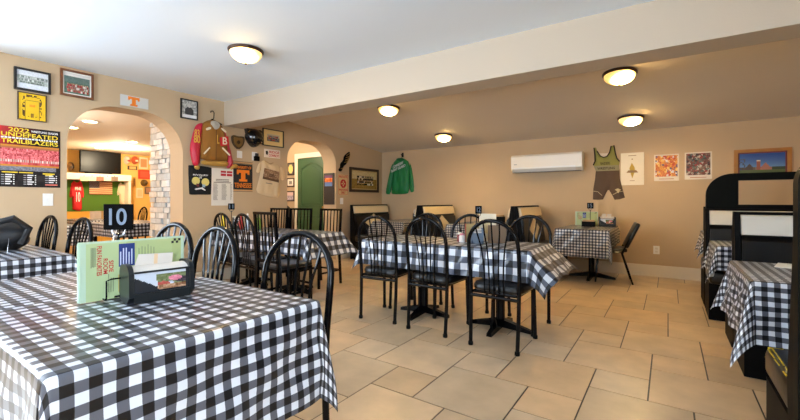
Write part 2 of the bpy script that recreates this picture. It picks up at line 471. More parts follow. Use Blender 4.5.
# ------------------------------------------------------------------ chairs
def arch_chair(label, group):
    t = thing('arch_back_chair', label, 'chair', group=group)
    r = .0145; W = .178
    for s in (-1, 1):
        MB().tube([(s*W, -.215, 0), (s*(W+.004), -.2, .25), (s*(W+.006), -.195, .44)], r, 10).build('leg', black, t, True)
        m = MB().tube([(s*.172, .2, 0), (s*.168, .19, .25), (s*.165, .185, .42)], r, 10)
        m.build('leg', black, t, True)
    for o in list(t.children):
        p = o.data.vertices[0].co; x = sum(v.co.x for v in o.data.vertices if v.co.z < .05)/10; y = sum(v.co.y for v in o.data.vertices if v.co.z < .05)/10
        MB().lathe([(.017, .0), (.0185, .004), (.0185, .022), (.016, .028)], 12, (x, y, 0)).build('glide', blackmatte, o, True)
    pts = [(-(W+.006), -.195, .43), (-(W+.009), -.2, .55), (-(W+.011), -.212, .66), (-(W+.011), -.222, .74)]
    for i in range(1, 16):
        a = PI-PI*i/16; pts.append(((W+.011)*cos(a), -.224-.03*sin(a), .75+.185*sin(a)))
    pts += [(-x, y, z) for x, y, z in pts[:4][::-1]]
    MB().tube(pts, r, 10).build('back_frame', black, t, True)
    for i in range(-2, 3):
        u = i*.036; tx = i*.062
        zt = .75+.185*math.sqrt(max(0, 1-(tx/(W+.011))**2)); 
        sp = [(u, -.2, .40), (u, -.203, .52), (u*1.06, -.21, .62), (u*1.25+0*tx, -.222, .74), (tx*.93, -.238, .84), (tx, -.224-.03*math.sqrt(1-(tx/(W+.011))**2), zt)]
        MB().tube(sp, .0062, 6).build('spindle', black, t, True)
    f = MB(); f.tube([(-W+.006, -.185, .40), (W-.006, -.185, .40), (.16, .175, .40), (-.16, .175, .40)], .011, 8, closed=True)
    f.build('seat_frame', black, t, True)
    MB().tube([(-W-.004, -.199, .375), (W+.004, -.199, .375)], .013, 8).build('stretcher', black, t, True)
    s = MB(); n = 28; prof = [(.0, .405), (.93, .405), (1.0, .418), (1.0, .445), (.94, .462), (.6, .470), (0, .472)]
    vs = []; fs = []
    for (q, z) in prof:
        for j in range(n):
            a = 2*PI*j/n; c_, s_ = cos(a), sin(a)
            e = .38
            vs.append((.197*q*math.copysign(abs(c_)**e, c_), .005+.192*q*math.copysign(abs(s_)**e, s_), z))
    for i in range(len(prof)-1):
        for j in range(n): fs.append((i*n+j, i*n+(j+1) % n, (i+1)*n+(j+1) % n, (i+1)*n+j))
    s.add(vs, fs); s.build('seat', vinyl, t, True)
    return t

def slat_chair(label, group):
    t = thing('slat_back_chair', label, 'chair', group=group)
    W = .175
    for s in (-1, 1):
        m = MB(); m.prism([(-.235, 0), (-.21, 0), (-.18, .45), (-.215, .96), (-.24, .96), (-.205, .45)], s*W-.0125, s*W+.0125, 'x'); m.build('leg', black, t)
        m = MB(); m.box(s*W-.0125, s*W+.0125, .165, .19, 0, .43); m.build('leg', black, t)
        m = MB(); m.box(s*W-.008, s*W+.008, -.21, .17, .17, .19); m.build('stretcher', black, t)
    m = MB(); m.box(-W, W, .17, .186, .24, .26); m.build('stretcher', black, t)
    m = MB(); m.box(-W, W, -.215, -.2, .17, .19); m.build('stretcher', black, t)
    m = MB(); m.box(-W-.0125, W+.0125, -.244, -.212, .945, .972, bev=.004); m.build('top_rail', black, t)
    m = MB(); m.box(-W, W, -.215, -.19, .49, .515); m.build('lower_rail', black, t)
    for i in range(5):
        x = -.115+i*.0575
        MB().tube([(x, -.203, .5), (x, -.23, .95)], .0075, 6).build('slat', black, t, True)
    m = MB(); m.box(-W-.01, W+.01, -.19, .195, .425, .465, bev=.014); m.build('seat', vinyl, t, True)
    m = MB(); m.box(-W, W, -.19, .18, .395, .424); m.build('seat_frame', black, t)
    return t

first = {}
def chair(kind, x, y, rz, label, group):
    if kind not in first:
        t = (arch_chair if kind == 'arch' else slat_chair)(label, group)
        t.location = (x, y, 0); t.rotation_euler = (0,0,R(rz)); first[kind] = t
        return t
    return dup(first[kind], (x, y, 0), R(rz), label, group)

NEAR = 'arch backed chairs around the front tables'; MID = 'arch backed chairs around the middle table'; LEFT = 'chairs around the table by the left wall'
chair('arch', -1.31, .92, 186, 'black arch-back chair nearest the camera, behind the table with the menus', NEAR)
chair('arch', -1.95, .90, 180, 'black arch-back chair just right of the napkin dispenser, facing the front table', NEAR)
chair('arch', -2.44, .93, 186, 'black arch-back chair partly hidden behind the menu and napkin dispenser', NEAR)
chair('arch', -3.80, .875, 184, 'black arch-back chair in front of the left archway opening', NEAR)
chair('arch', -4.62, .875, 184, 'black arch-back chair seen edge-on below the white wall switch', NEAR)
chair('arch', -2.17, 2.98, 6, 'black arch-back chair at the near side of the middle table, left of three', MID)
chair('arch', -1.62, 2.96, -2, 'black arch-back chair at the near side of the middle table, centre of three', MID)
chair('arch', -1.035, 2.92, -2, 'black arch-back chair at the near side of the middle table, right of three', MID)
chair('arch', -2.12, 3.36, 180, 'black arch-back chair at the far side of the middle table, left of three', MID)
chair('arch', -1.60, 3.33, 182, 'black arch-back chair at the far side of the middle table, behind the condiments', MID)
chair('arch', -1.05, 3.36, 178, 'black arch-back chair at the far side of the middle table, right end', MID)
chair('arch', -4.03, 2.67, -4, 'arch-back chair at the left wall table, leftmost on its near side', LEFT)
chair('arch', -3.62, 2.66, -6, 'arch-back chair at the left wall table, second from left on its near side', LEFT)
chair('slat', -3.15, 2.56, -5, 'straight slat-back metal chair on the near side of the left wall table', LEFT)
chair('slat', -4.62, 3.42, 180, 'slat-back chair at the far side of the left wall table, under the beige T-shirt', LEFT)
chair('slat', -4.22, 3.52, 192, 'slat-back chair directly in front of the left edge of the green door', LEFT)
chair('slat', -3.69, 3.53, 182, 'slat-back chair at the right end of the left wall table, right of the green door', LEFT)

# ------------------------------------------------------------------ tables and cloths
def pedestal_table(label, cx, cy, w, d, z, bases, group=None, base_off=(0,0), arm=.26):
    t = thing('pedestal_table', label, 'table', (cx, cy, 0), 0, group)
    MB().box(-w/2, w/2, -d/2, d/2, z-.03, z, bev=.004).build('tabletop', mat('brown_laminate', (96,74,56), .4), t)
    for bx in bases:
        bx += base_off[0]; by = base_off[1]
        MB().lathe([(.038, .05), (.038, z-.06)], 16, (bx, by, 0)).build('column', black, t, True)
        MB().box(bx-.12, bx+.12, by-.12, by+.12, z-.05, z-.031).build('top_plate', blackmatte, t)
        f = MB()
        for a in range(4):
            M = Matrix.Translation((bx, by, 0)) @ Matrix.Rotation(a*PI/2, 4, 'Z')
            vs = [M @ Vector(p) for p in [(.02,-.03,.02), (.02,.03,.02), (arm,.022,0), (arm,-.022,0), (.02,-.03,.085), (.02,.03,.085), (arm,.018,.026), (arm,-.018,.026)]]
            f.add(vs, [(0,1,2,3), (4,7,6,5), (0,3,7,4), (1,5,6,2), (2,6,7,3), (0,4,5,1)])
        f.build('foot', black, t)
    return t
def ss(vals):
    return sorted(set(round(v, 5) for v in vals))
def tablecloth(label, x0, x1, y0, y1, z, hang, m, group=None, seed=1, flare=.07, ear=32, wav=.006, step=.02, phase=(0,0), ears=None, flares=None):
    """hang = (x0 side, x1 side, y0 side, y1 side) drops"""
    rnd = random.Random(seed); ph = [rnd.uniform(0, 6.28) for _ in range(6)]
    cx, cy = (x0+x1)/2, (y0+y1)/2; w2, d2 = (x1-x0)/2+.004, (y1-y0)/2+.004
    rr = .014; q = rr*PI/2
    def axis(half, h0, h1):
        v = []
        n = max(4, int(2*half/.05)); v += [-half+2*half*i/n for i in range(n+1)]
        for i in range(1, 5): v += [half+q*i/4, -half-q*i/4]
        for sgn, h in ((1, h1), (-1, h0)):
            n = max(2, int((h-q)/step)); v += [sgn*(half+q+(h-q)*i/n) for i in range(1, n+1)]
        return ss(v)
    U = axis(w2, hang[0], hang[1]); V = axis(d2, hang[2], hang[3])
    mb = MB(); mb.uv = []
    zt = z+.002
    for v in V:
        for u in U:
            eu = max(abs(u)-w2, 0); ev = max(abs(v)-d2, 0)
            su = 1 if u > 0 else -1; sv = 1 if v > 0 else -1
            bx = max(-w2, min(w2, u)); by = max(-d2, min(d2, v)); 
            e = math.hypot(eu, ev)
            if e == 0:
                x, y, zz = bx, by, zt
            else:
                th = math.atan2(ev, eu)
                k = sin(2*th)
                if k < 1e-6: k = 0
                fx = R(flares[0 if su < 0 else 1]) if flares else flare; fy = R(flares[2 if sv < 0 else 3]) if flares else flare
                fb = fx*cos(th)**2+fy*sin(th)**2
                fl = fb+(R((ears or {}).get((su, sv), ear))-fb)*k**1.5
                if e < q:
                    a = e/rr; o_, dn = rr*sin(a), rr*(1-cos(a))
                else:
                    l = e-q; o_, dn = rr+l*sin(fl), rr+l*cos(fl)
                g = min(1, e/.12)
                wv = wav*g*(sin(u*21+ph[0]+(v*19 if eu > 0 else 0))+.7*sin((u-v)*33+ph[1]))*(1-k)
                wv = max(wv, -o_*.6)
                o_ += wv
                x = bx+su*o_*cos(th); y = by+sv*o_*sin(th); zz = zt-dn
            mb.v.append((cx+x, cy+y, zz)); mb.uv.append((u+phase[0]+5.0, v+phase[1]+5.0))
    nu = len(U)
    for j in range(len(V)-1):
        for i in range(nu-1):
            mb.f.append([j*nu+i, j*nu+i+1, (j+1)*nu+i+1, (j+1)*nu+i]); mb.m.append(0); mb.c.append(None)
    o = mb.build('tablecloth', m, None, True)
    o.location = (0,0,0)
    return tag(o, label, 'tablecloth', group)

TZ = .71
PT = 'pedestal dining tables'
def table_with_cloth(lab, clab, x0, x1, y0, y1, m, hang, bases=(0,), z=TZ, **k):
    bo = k.pop('base_off', (0,0)); arm = k.pop('arm', .26)
    pedestal_table(lab, (x0+x1)/2, (y0+y1)/2, x1-x0, y1-y0, z, bases, PT, bo, arm)
    return tablecloth(clab, x0, x1, y0, y1, z, hang, m, **k)
table_with_cloth('front table standing under the menus and napkin dispenser', 'black and white gingham cloth on the nearest table, holding menus and napkins', -1.85, -1.075, .262, 1.008, G50, (.022, .365, .40, .22), seed=2, wav=.005, flare=.04, ear=11, phase=(.01, .012))
table_with_cloth('second front table, pushed against the left end of the nearest one', 'gingham cloth on the second table, just left of the menus', -2.63, -1.885, .262, .985, G50, (.25, .01, .42, .22), z=.694, seed=3, phase=(.02, .0))
table_with_cloth('table at the far left carrying the black bag', 'gingham cloth on the far left table under the black bag', -4.85, -3.365, .215, .925, G50, (.3, .26, .3, .24), bases=(-.4, .4), seed=4, phase=(.013, .03))
table_with_cloth('long middle table with six chairs', 'large blue-black buffalo check cloth on the long middle table', -2.40, -.84, 2.885, 3.46, G100, (.25, .28, .24, .232), bases=(-.30, .45), seed=5, flares=(20, 46, 6, 6), ears={(-1,-1): 20, (-1,1): 30, (1,-1): 30, (1,1): 50}, wav=.009, base_off=(0, .03))
table_with_cloth('table beside the left wall in front of the green door', 'buffalo check cloth on the left wall table before the green door', -4.92, -3.16, 2.84, 3.38, G100, (.03, .27, .235, .235), bases=(-.4, .4), seed=6, flares=(5, 22, 6, 6), ears={(1,-1): 24, (1,1): 40})
table_with_cloth('small square table against the back wall below the wrestling singlet', 'small-check gingham cloth on the back wall table under the singlet', -1.22, -.61, 5.42, 6.45, G37, (.3, .24, .36, .02), seed=7, wav=.008, ears={(-1,-1): 12, (1,-1): 10}, base_off=(.03, .1), arm=.3)

# ------------------------------------------------------------------ booths
def bench(label, loc, rz, length, pad, diamond=False, group=None, worn=False, seat=True, name='booth_bench'):
    """faces local -y; back plane at y=0..+.07; length along x, centred"""
    t = thing(name, label, 'booth bench', loc, rz, group)
    h = length/2
    m = MB(); m.box(-h, h, 0, .03, 0, 1.0, bev=.006); m.build('back_shell', blackmatte, t)
    for s in (-1, 1):
        m = MB(); a, b = (s*h, s*(h-.03)); m.prism([(.0, .05), (-.06, .05), (-.10, .45), (-.012, 1.0), (.0, 1.0)], min(a, b), max(a, b), 'x'); m.build('end_panel', blackmatte, t)
    m = MB(); m.prism([(-.003, .845), (-.07, .845), (-.055, .94), (-.035, .975), (-.003, .98)], -h+.035, h-.035, 'x'); m.build('head_pad', pad, t, True)
    m = MB(); m.prism([(-.003, .44), (-.13, .44), (-.10, .62), (-.085, .80), (-.05, .835), (-.003, .84)], -h+.035, h-.035, 'x'); m.build('back_pad', vinyl, t, True)
    if diamond:
        cz, hz_, hw = .665, .165, .26
        def yy(z): return -.133+.03*min(1, (z-.44)/.18) + (.015*(z-.62)/.18 if z > .62 else 0)
        ptsd = [(0, cz-hz_), (hw, cz), (0, cz+hz_), (-hw, cz)]
        m = MB(); vs = []
        n = 12
        for i in range(n+1):
            z = cz-hz_+2*hz_*i/n; w = hw*(1-abs(z-cz)/hz_); vs += [(-w, yy(z)-.003, z), (w, yy(z)-.003, z)]
        m.add(vs, [(2*i, 2*i+1, 2*i+3, 2*i+2) for i in range(n)])
        vs2 = [(x, y+.004, z) for x, y, z in vs]; m.add(vs2, [(2*i+2, 2*i+3, 2*i+1, 2*i) for i in range(n)])
        m.build('diamond_inlay', tan_vinyl, t)
    m = MB(); m.box(-h, h, -.45, -.06, .0, .33); m.build('seat_base', blackmatte, t)
    m = MB(); m.box(-h, h, -.50, -.07, .33, .45, bev=.03); c = m.build('seat_cushion', vinyl, t, True)
    if worn:
        rnd = random.Random(4)
        w = MB()
        ymat = mat('worn_yellow_foam', (206,178,30), .7, noise=.4, nscale=60)
        for k in range(26):
            # rubbed streaks along the cushion's edges
            x = h-rnd.uniform(.002, .012); y0 = rnd.uniform(-.48, -.12); l = rnd.uniform(.02, .07); z = .446-rnd.uniform(0, .012)
            if k % 3 == 0: w.tube([(h-.022, y0, .4505), (h-.02, min(y0+l, -.09), .4502)], .0025, 5)
            elif k % 3 == 1: w.tube([(h-.008, y0, .443), (h-.009, min(y0+l, -.09), .444)], .003, 5)
            else:
                x0 = h-rnd.uniform(.03, .35); w.tube([(x0-l, -.49, .443), (x0, -.492, .441)], .003, 5)
        w.tube([(h-.005, -.485, .40), (h-.014, -.492, .405), (h-.03, -.497, .405), (h-.05, -.498, .404)], .006, 6)
        w.tube([(h-.012, -.475, .445), (h-.03, -.488, .442), (h-.06, -.49, .441)], .006, 6)
        w.build('worn_edge', ymat, c)
    return t
BXC, BL = .985, 1.2       # right booths: x from .385 to 1.585
RB = 'booth benches on the right'
bench('right booth bench with pale headrest behind the nearest booth table', (BXC, 3.62, 0), 0, BL, white_vinyl, group=RB)
bench('right booth bench back to back with the one behind the nearest booth table', (BXC, 3.685, 0), PI, BL, white_vinyl, group=RB)
bench('right booth bench with pale headrest directly under the tall black divider with the opening', (.945, 4.955, 0), 0, 1.28, white_vinyl, group=RB)
bench('right booth bench backing onto the tall divider from behind', (.945, 5.085, 0), PI, 1.28, white_vinyl, group=RB)
bench('right booth bench farthest away, against the back wall', (.985, 6.52, 0), 0, 1.2, white_vinyl, group=RB)
bench('nearest booth bench with its worn cushion edge showing yellow foam, lower right corner', (.965, 1.803, 0), PI, 1.24, white_vinyl, group=RB, worn=True)

def divider(label, x0, x1, y, top, sill, post, open_x1, rad):
    t = thing('booth_divider', label, 'divider', ((x0+x1)/2, y, 0), 0, 'tall black booth dividers')
    cx = (x0+x1)/2; a, b = x0-cx, x1-cx; o1 = open_x1-cx
    m = MB()
    prof = [(a, 0), (a, top-rad)]+[(a+rad-rad*cos(PI/2*i/10), top-rad+rad*sin(PI/2*i/10)) for i in range(1, 11)]+[(b, top), (b, 0), (o1, 0), (o1, top-.07), (a+post, top-.07), (a+post, 0)]
    m.prism(prof, -.03, .03, 'y'); m.build('frame', mat('divider_black_green', (6,9,8), .55, spec=.08), t)
    m = MB(); m.box(a+post, o1, -.028, .028, 0, sill); m.build('lower_panel', blackmatte, t)
    return t
divider('tall black rounded divider with a rectangular opening, behind the second booth', .315, 1.585, 5.02, 1.345, 1.04, .25, 1.45, .21)
divider('black booth divider at the right edge of the picture, nearest the camera', .335, 1.585, 1.74, 1.235, 1.235-.0701, .3, 1.4, .1)

RT = 'booth tables on the right'
table_with_cloth('booth table nearest on the right', 'gingham cloth on the nearest right booth table, its corner hanging into the aisle', .33, 1.55, 2.40, 3.13, G42, (.30, .02, .29, .2), z=TZ, seed=11, ears={(-1,-1): 17, (-1,1): 20}, flare=.13, wav=.01)
table_with_cloth('booth table under the tall divider on the right', 'gingham cloth on the right booth table in front of the tall divider', .335, 1.55, 4.07, 4.62, G42, (.26, .02, .2, .2), arm=.09, seed=12, ear=18, flare=.1, wav=.01)
table_with_cloth('booth table farthest away on the right', 'gingham cloth on the farthest right booth table beyond the tall divider', .345, 1.55, 5.52, 6.05, G42, (.24, .02, .2, .2), arm=.18, seed=13, ear=18, flare=.1, wav=.01)

# booths along the back wall, facing sideways
BB = 'booth benches along the back wall'
YC, BLb = 5.95, 1.1
bench('back booth bench with tan headrest in the left rear corner, below the team photograph', (-4.80, YC, 0), PI/2, BLb, tan_vinyl, True, BB)
bench('back booth bench with tan headrest and diamond, second from the corner', (-3.30, YC, 0), PI/2, BLb, tan_vinyl, True, BB)
bench('back booth bench turned towards the corner, backing onto the second tan headrest', (-3.365, YC, 0), -PI/2, BLb, tan_vinyl, True, BB)
bench('back booth bench with tan headrest and diamond, right one, beside the small square table', (-1.745, YC, 0), PI/2, BLb, tan_vinyl, True, BB)
bench('back booth bench turned left, backing onto the tan headrest beside the small square table', (-1.81, YC, 0), -PI/2, BLb, tan_vinyl, True, BB)
table_with_cloth('booth table in the left rear corner', 'small gingham cloth on the corner booth table by the back wall', -4.36, -3.72, 5.5, 6.5, G37, (.1, .1, .25, .02), arm=.12, base_off=(-.05, 0), seed=15, wav=.006)
table_with_cloth('booth table at the back wall behind the middle table', 'small gingham cloth on the back booth table behind the middle table', -2.86, -2.12, 5.5, 6.5, G37, (.1, .1, .25, .02), arm=.2, base_off=(-.08, 0), seed=16, wav=.006)

# ------------------------------------------------------------------ folding / stacking chair at the small square table
def side_chair():
    t = thing('stacking_chair', 'black padded stacking chair beside the small square table, below the white poster', 'chair', (-.615, 5.96, 0), R(98), None)
    # faces local +y -> world -x
    r = .011
    for s in (-1, 1):
        MB().tube([(s*.2, .21, 0), (s*.185, .17, .38), (s*.18, .12, .405), (s*.18, -.12, .405)], r, 8).build('leg', black, t, True)
        MB().tube([(s*.2, -.22, 0), (s*.185, -.10, .40), (s*.18, -.17, .55), (s*.17, -.27, .76)], r, 8).build('leg', black, t, True)
    m = MB(); m.box(-.19, .19, -.16, .2, .41, .455, bev=.018); m.build('seat', vinyl, t, True)
    M = Matrix.Translation((0, -.222, .64)) @ Matrix.Rotation(R(24), 4, 'X')
    m = MB(); m.box(-.19, .19, -.026, .026, -.19, .16, bev=.022, M=M); m.build('backrest', vinyl, t, True)
    MB().tube([(-.19, .19, .2), (.19, .19, .2)], .008, 6).build('stretcher', black, t, True)
side_chair()

# ------------------------------------------------------------------ ceiling lights
def lit_glass():
    m = mat('frosted_lit_glass', (255,240,205), .4, emit=1); nt = m.node_tree; L = nt.links; b = nt.nodes['Principled BSDF']
    tc = nt.nodes.new('ShaderNodeTexCoord');
    vd = nt.nodes.new('ShaderNodeVectorMath'); vd.operation = 'DISTANCE'; vd.inputs[1].default_value = (.035, -.03, -.095); L.new(tc.outputs['Object'], vd.inputs[0])
    n = nt.nodes.new('ShaderNodeTexNoise'); n.inputs['Scale'].default_value = 9; L.new(tc.outputs['Object'], n.inputs['Vector'])
    ad = nt.nodes.new('ShaderNodeMath'); ad.operation = 'MULTIPLY_ADD'; ad.inputs[1].default_value = .05; L.new(n.outputs['Fac'], ad.inputs[0]); L.new(vd.outputs['Value'], ad.inputs[2])
    mr = nt.nodes.new('ShaderNodeMapRange'); mr.inputs['From Min'].default_value = .165; mr.inputs['From Max'].default_value = .03; L.new(ad.outputs[0], mr.inputs['Value'])
    cr = nt.nodes.new('ShaderNodeValToRGB'); e = cr.color_ramp.elements          # alabaster glass: hot round the bulb inside, amber away from it
    e[0].position = .0; e[0].color = (1, .52, .09, 1); e[1].position = .6; e[1].color = (1, .66, .26, 1); L.new(mr.outputs['Result'], cr.inputs[0])
    pw = nt.nodes.new('ShaderNodeMath'); pw.operation = 'POWER'; pw.inputs[1].default_value = 3.2; L.new(mr.outputs['Result'], pw.inputs[0])
    st = nt.nodes.new('ShaderNodeMapRange'); st.inputs['To Min'].default_value = .6; st.inputs['To Max'].default_value = 420; L.new(pw.outputs[0], st.inputs['Value'])
    L.new(cr.outputs[0], b.inputs['Emission Color']); L.new(st.outputs['Result'], b.inputs['Emission Strength'])
    return m
glass_on = lit_glass()
def dome_light(label, x, y, tilt=0, d=.305):
    z = zceil(y)
    t = thing('ceiling_light', label, 'ceiling light', (x, y, z), 0, 'flush dome ceiling lights')
    t.rotation_euler = (-tilt, 0, 0)
    MB().lathe([(d*.40, -.001), (d*.5, -.004), (d*.5, -.014), (d*.475, -.024), (d*.45, -.027), (d*.41, -.02)], 36).build('pan', bronze, t, True)
    pr = [(d*.45*cos(a), -.026-.083*sin(a)) for a in [PI/2*i/8 for i in range(9)]]; pr[-1] = (.001, -.109)
    MB().lathe(pr, 36).build('glass_bowl', glass_on, t, True)
    MB().lathe([(.002, -.108), (.011, -.112), (.013, -.12), (.008, -.13), (.001, -.133)], 12).build('finial', bronze, t, True)
    return t
tl = math.atan(SL)
def ceilpt(px, py):
    d = ray(px, py)      # ray meets the sloping rear ceiling
    k = (ZC+SL*3.3-CH)/(d[2]+SL*d[1]); return d[0]*k, d[1]*k
dome_light('lit dome light on the white front ceiling, above the archway', -3.12, 2.10)
for (px, py, lb) in ((388.5, 107.5, 'lit dome light on the rear ceiling at the left end of the beam'), (443.5, 135.2, 'small lit dome light on the rear ceiling closest to the green jacket'),
                     (619.5, 73, 'lit dome light on the rear ceiling right under the beam, second from right'), (630.5, 117.5, 'lit dome light on the rear ceiling above the two photo posters')):
    x, y = ceilpt(px, py); dome_light(lb, x, y, tl)

# ------------------------------------------------------------------ wall art
def wthing(name, label, cat, side, h, z, group=None):
    """side L: left wall, h = y;  B: back wall, h = x. Local plane xz faces the room (-y)."""
    return thing(name, label, cat, (XL, h, z) if side == 'L' else (h, YB, z), PI/2 if side == 'L' else 0, group)
def framed(label, side, h0, h1, z0, z1, frame_mat, fw, painter, nx, ny, mat_w=0, mat_col=(240,238,230), depth=.025, group='framed pictures', name='framed_picture', cat='picture', tilt=0):
    t = wthing(name, label, cat, side, (h0+h1)/2, (z0+z1)/2, group)
    w, h = h1-h0, z1-z0
    m = MB(); a, b = w/2, h/2
    m.box(-a, a, -depth, -.001, b-fw, b); m.box(-a, a, -depth, -.001, -b, -b+fw)
    m.box(-a, -a+fw, -depth, -.001, -b+fw, b-fw); m.box(a-fw, a, -depth, -.001, -b+fw, b-fw)
    m.build('frame', frame_mat, t)
    iw, ih = w-2*fw, h-2*fw
    if mat_w:
        m = MB(); m.box(-iw/2, iw/2, -depth*.5, -.002, -ih/2, ih/2, 0, mat_col); m.build('mount', paper, t)
        iw -= 2*mat_w; ih -= 2*mat_w
    sheet(iw, ih, painter, nx, ny, -depth*.5-.002).build('print', print_gloss, t)
    return t
def rng(seed):
    r = random.Random(seed); cache = {}
    def f(*k):
        if k not in cache: cache[k] = r.random()
        return cache[k]
    return f
def lerp(a, b, t): return tuple(a[i]+(b[i]-a[i])*t for i in range(3))
def jit(c, n, a): return tuple(max(0, min(255, v+(n-.5)*a)) for v in c)

def team(bgtop, bgbot, shirts, rows, z0, z1, seed, skin=(196,150,120), n=12, x0=.08, x1=.92, legs=None):
    f = rng(seed)
    def p(u, v):
        bg = bgtop if v > .55 else bgbot
        c = jit(bg, f('b', int(u*30), int(v*20)), 18)
        if z0 < v < z1 and x0 < u < x1:
            q = (v-z0)/(z1-z0)*rows; row = int(q); fr = q-row
            k = (u-x0)/(x1-x0)*n+(.5 if row % 2 else 0); i = int(k); fx = k-i
            if fr > .68: c = jit(skin, f('s', row, i), 50) if .25 < fx < .75 else lerp(c, (60,50,45), .35)
            elif .08 < fx < .92: c = jit(shirts[int(f('c', row, i)*len(shirts))], f('n', row, i, int(fx*3)), 60)
            elif legs: c = legs
        return c
    return p
blackf = mat('black_frame', (22,20,20), .35); brownf = mat('brown_wood_frame', (124,74,42), .4, noise=.3, nscale=14); oak = mat('oak_frame', (186,128,62), .4, noise=.25, nscale=10)
darkw = mat('dark_wood_frame', (52,34,24), .4)

# poster 2022 UNDEFEATED TRAILBLAZERS
def trail_poster():
    y0, y1, z0, z1 = .845, 1.287, 1.207, 1.766
    t = wthing('team_poster', 'large black, red and yellow 2022 undefeated season poster on left wall', 'poster', 'L', (y0+y1)/2, (z0+z1)/2)
    w, h = y1-y0, z1-z0; f = rng(11)
    def p(u, v):
        if v > .70:
            return lerp((186,44,46), (34,26,28), min(1, max(0, (u-.0)*1.5+(.85-v)*.4)))
        if .34 < v < .70:
            if not .04 < u < .97: return (60,34,34)
            if v < .375 or v > .675: return (206,136,54)
            if v > .64: return (176,110,70)
            row = int((v-.375)/.0445); k = (u*26+(row % 2)*.5); i = int(k)
            if row <= 1: return jit((222,190,180), f(row, i), 70) if k-i > .35 and row == 1 else jit((204,84,84), f(row, i, 2), 60)
            return jit((214,100,104), f(row, i, int((v*90) % 2), int((k-i)*2)), 90)
        if v > .27: return jit((120,122,134), f(int(u*40), int(v*60)), 40) if .04 < u < .92 else (40,38,40)
        return jit((40,36,38), f(int(u*10), int(v*10)), 14)
    sheet(w, h, p, 80, 70, -.004, t=.003).build('print', print_gloss, t)
    X = lambda u: -w/2+u*w
    Z = lambda v: -h/2+v*h
    lettering('2022', X(.16), X(.48), Z(.915), Z(.985), -.005, inky, t)
    lettering('WRESTLING SEASON', X(.51), X(.955), Z(.93), Z(.965), -.005, inkw, t)
    lettering('UNDEFEATED', X(.05), X(.955), Z(.835), Z(.905), -.0055, inky, t)
    lettering('TRAILBLAZERS', X(.05), X(.955), Z(.725), Z(.795), -.0055, inky, t)
    m = MB()
    rnd = random.Random(5)
    def bar(u0, u1, v0, v1, mi): m.box(X(u0), X(u1), -.0055, -.0035, Z(v0), Z(v1), mi)
    x = .05
    while x < .94:
        l = rnd.uniform(.02, .05); bar(x, min(x+l, .95), .802, .825, 0); x += l+.012
    bar(.06, .3, .235, .25, 1); bar(.32, .54, .235, .25, 1); bar(.70, .90, .225, .245, 1); bar(.74, .86, .205, .218, 1)
    for c, xx in enumerate((.05, .39, .74)):
        for r_ in range(5 if c < 2 else 4):
            v = .19-r_*.037
            bar(xx, xx+.045, v, v+.013, 2); bar(xx+.06, xx+.06+rnd.uniform(.07, .11), v, v+.018, 0); bar(xx+.18, xx+.2, v, v+.016, 0)
    bar(.74, .95, .035, .055, 3)
    m.build('small_print', [inkw, inky, mat('grey_ink', (150,150,155), .6), mat('salmon_ink', (226,120,104), .6)], t)
trail_poster()

framed('black framed black-and-white team photo, top left of the left wall', 'L', .950, 1.209, 2.115, 2.322, blackf, .018,
       team((222,226,232), (222,226,232), [(150,162,150),(196,204,198),(120,130,122)], 3, .3, .74, 21, skin=(180,186,178), n=14, x0=.02, x1=.98, legs=(90,100,94)), 56, 30, depth=.03)
f_cert, f_sch = rng(31), rng(7)
def cert(u, v):
    f = f_cert
    c = (236,190,30)
    r = math.hypot(u-.5, (v-.42)*1.1)
    if .36 < max(abs(u-.5)*1.25, abs(v-.5)) < .46 and f(int(u*18), int(v*18)) > .55 and v > .12: c = (84,58,18)
    if .25 < abs(u-.5) < .265 and v < .72: c = (150,112,30)
    if .72 < v < .74 and abs(u-.5) < .26: c = (150,112,30)
    if abs(u-.5) < .12 and .5 < v < .6: c = (240,150,30)
    if abs(u-.5) < .05 and .1 < v < .25: c = (130,96,30)
    return c
framed('yellow certificate in thin dark frame, hanging under the black framed photo', 'L', .974, 1.181, 1.838, 2.100, mat('thin_bronze_frame', (70,52,30), .4), .008, cert, 36, 44, depth=.018)
framed('brown framed colour team photo, left above the big archway', 'L', 1.283, 1.556, 2.135, 2.402, brownf, .02,
       (lambda q: lambda u, v: (222,220,216) if v > .86 else q(u, v))(team((96,118,112), (84,112,96), [(170,60,60),(206,190,182),(150,70,66)], 3, .08, .5, 41, n=11, x0=.1, x1=.95)), 44, 40, mat_w=.012)
def t_letter(t, cx, z0, z1, w, y, m, name='letter'):
    h = z1-z0; st = w*.17
    p = [(-.5*w, h), (.5*w, h), (.5*w, h*.60), (.36*w, h*.60), (.33*w, h*.74), (.17*w, h*.74), (.17*w, h*.2), (.32*w, h*.2), (.32*w, 0), (-.32*w, 0), (-.32*w, h*.2), (-.17*w, h*.2), (-.17*w, h*.74), (-.33*w, h*.74), (-.36*w, h*.60), (-.5*w, h*.60)]
    mb = MB(); mb.prism([(cx+a, z0+b) for a, b in p], y-.0015, y+.001, 'y'); return mb.build(name, m, t)
def plate_T():
    t = wthing('license_plate', 'white checkered plate with an orange letter T above the big archway', 'plate', 'L', 1.944, 2.20)
    f = rng(51)
    sheet(.284, .122, lambda u, v: (196,196,192) if (int(u*28)+int(v*12)) % 2 else (228,226,222), 28, 12, -.006, t=.005).build('plate', print_gloss, t)
    t_letter(t, -.008, -.052, .052, .115, -.007, inko)
plate_T()
framed('small black framed portrait photo left of the varsity jacket', 'L', 2.447, 2.660, 2.108, 2.352, blackf, .013,
       (lambda f: lambda u, v: (236,236,236) if v < .2 else ((200,196,190) if math.hypot((u-.5)*1.2, (v-.72)) < .12 else ((66,66,68) if math.hypot(u-.5, v-.35) < .3 else jit((176,176,172), f(int(u*14), int(v*14)), 70))))(rng(52)), 28, 32)

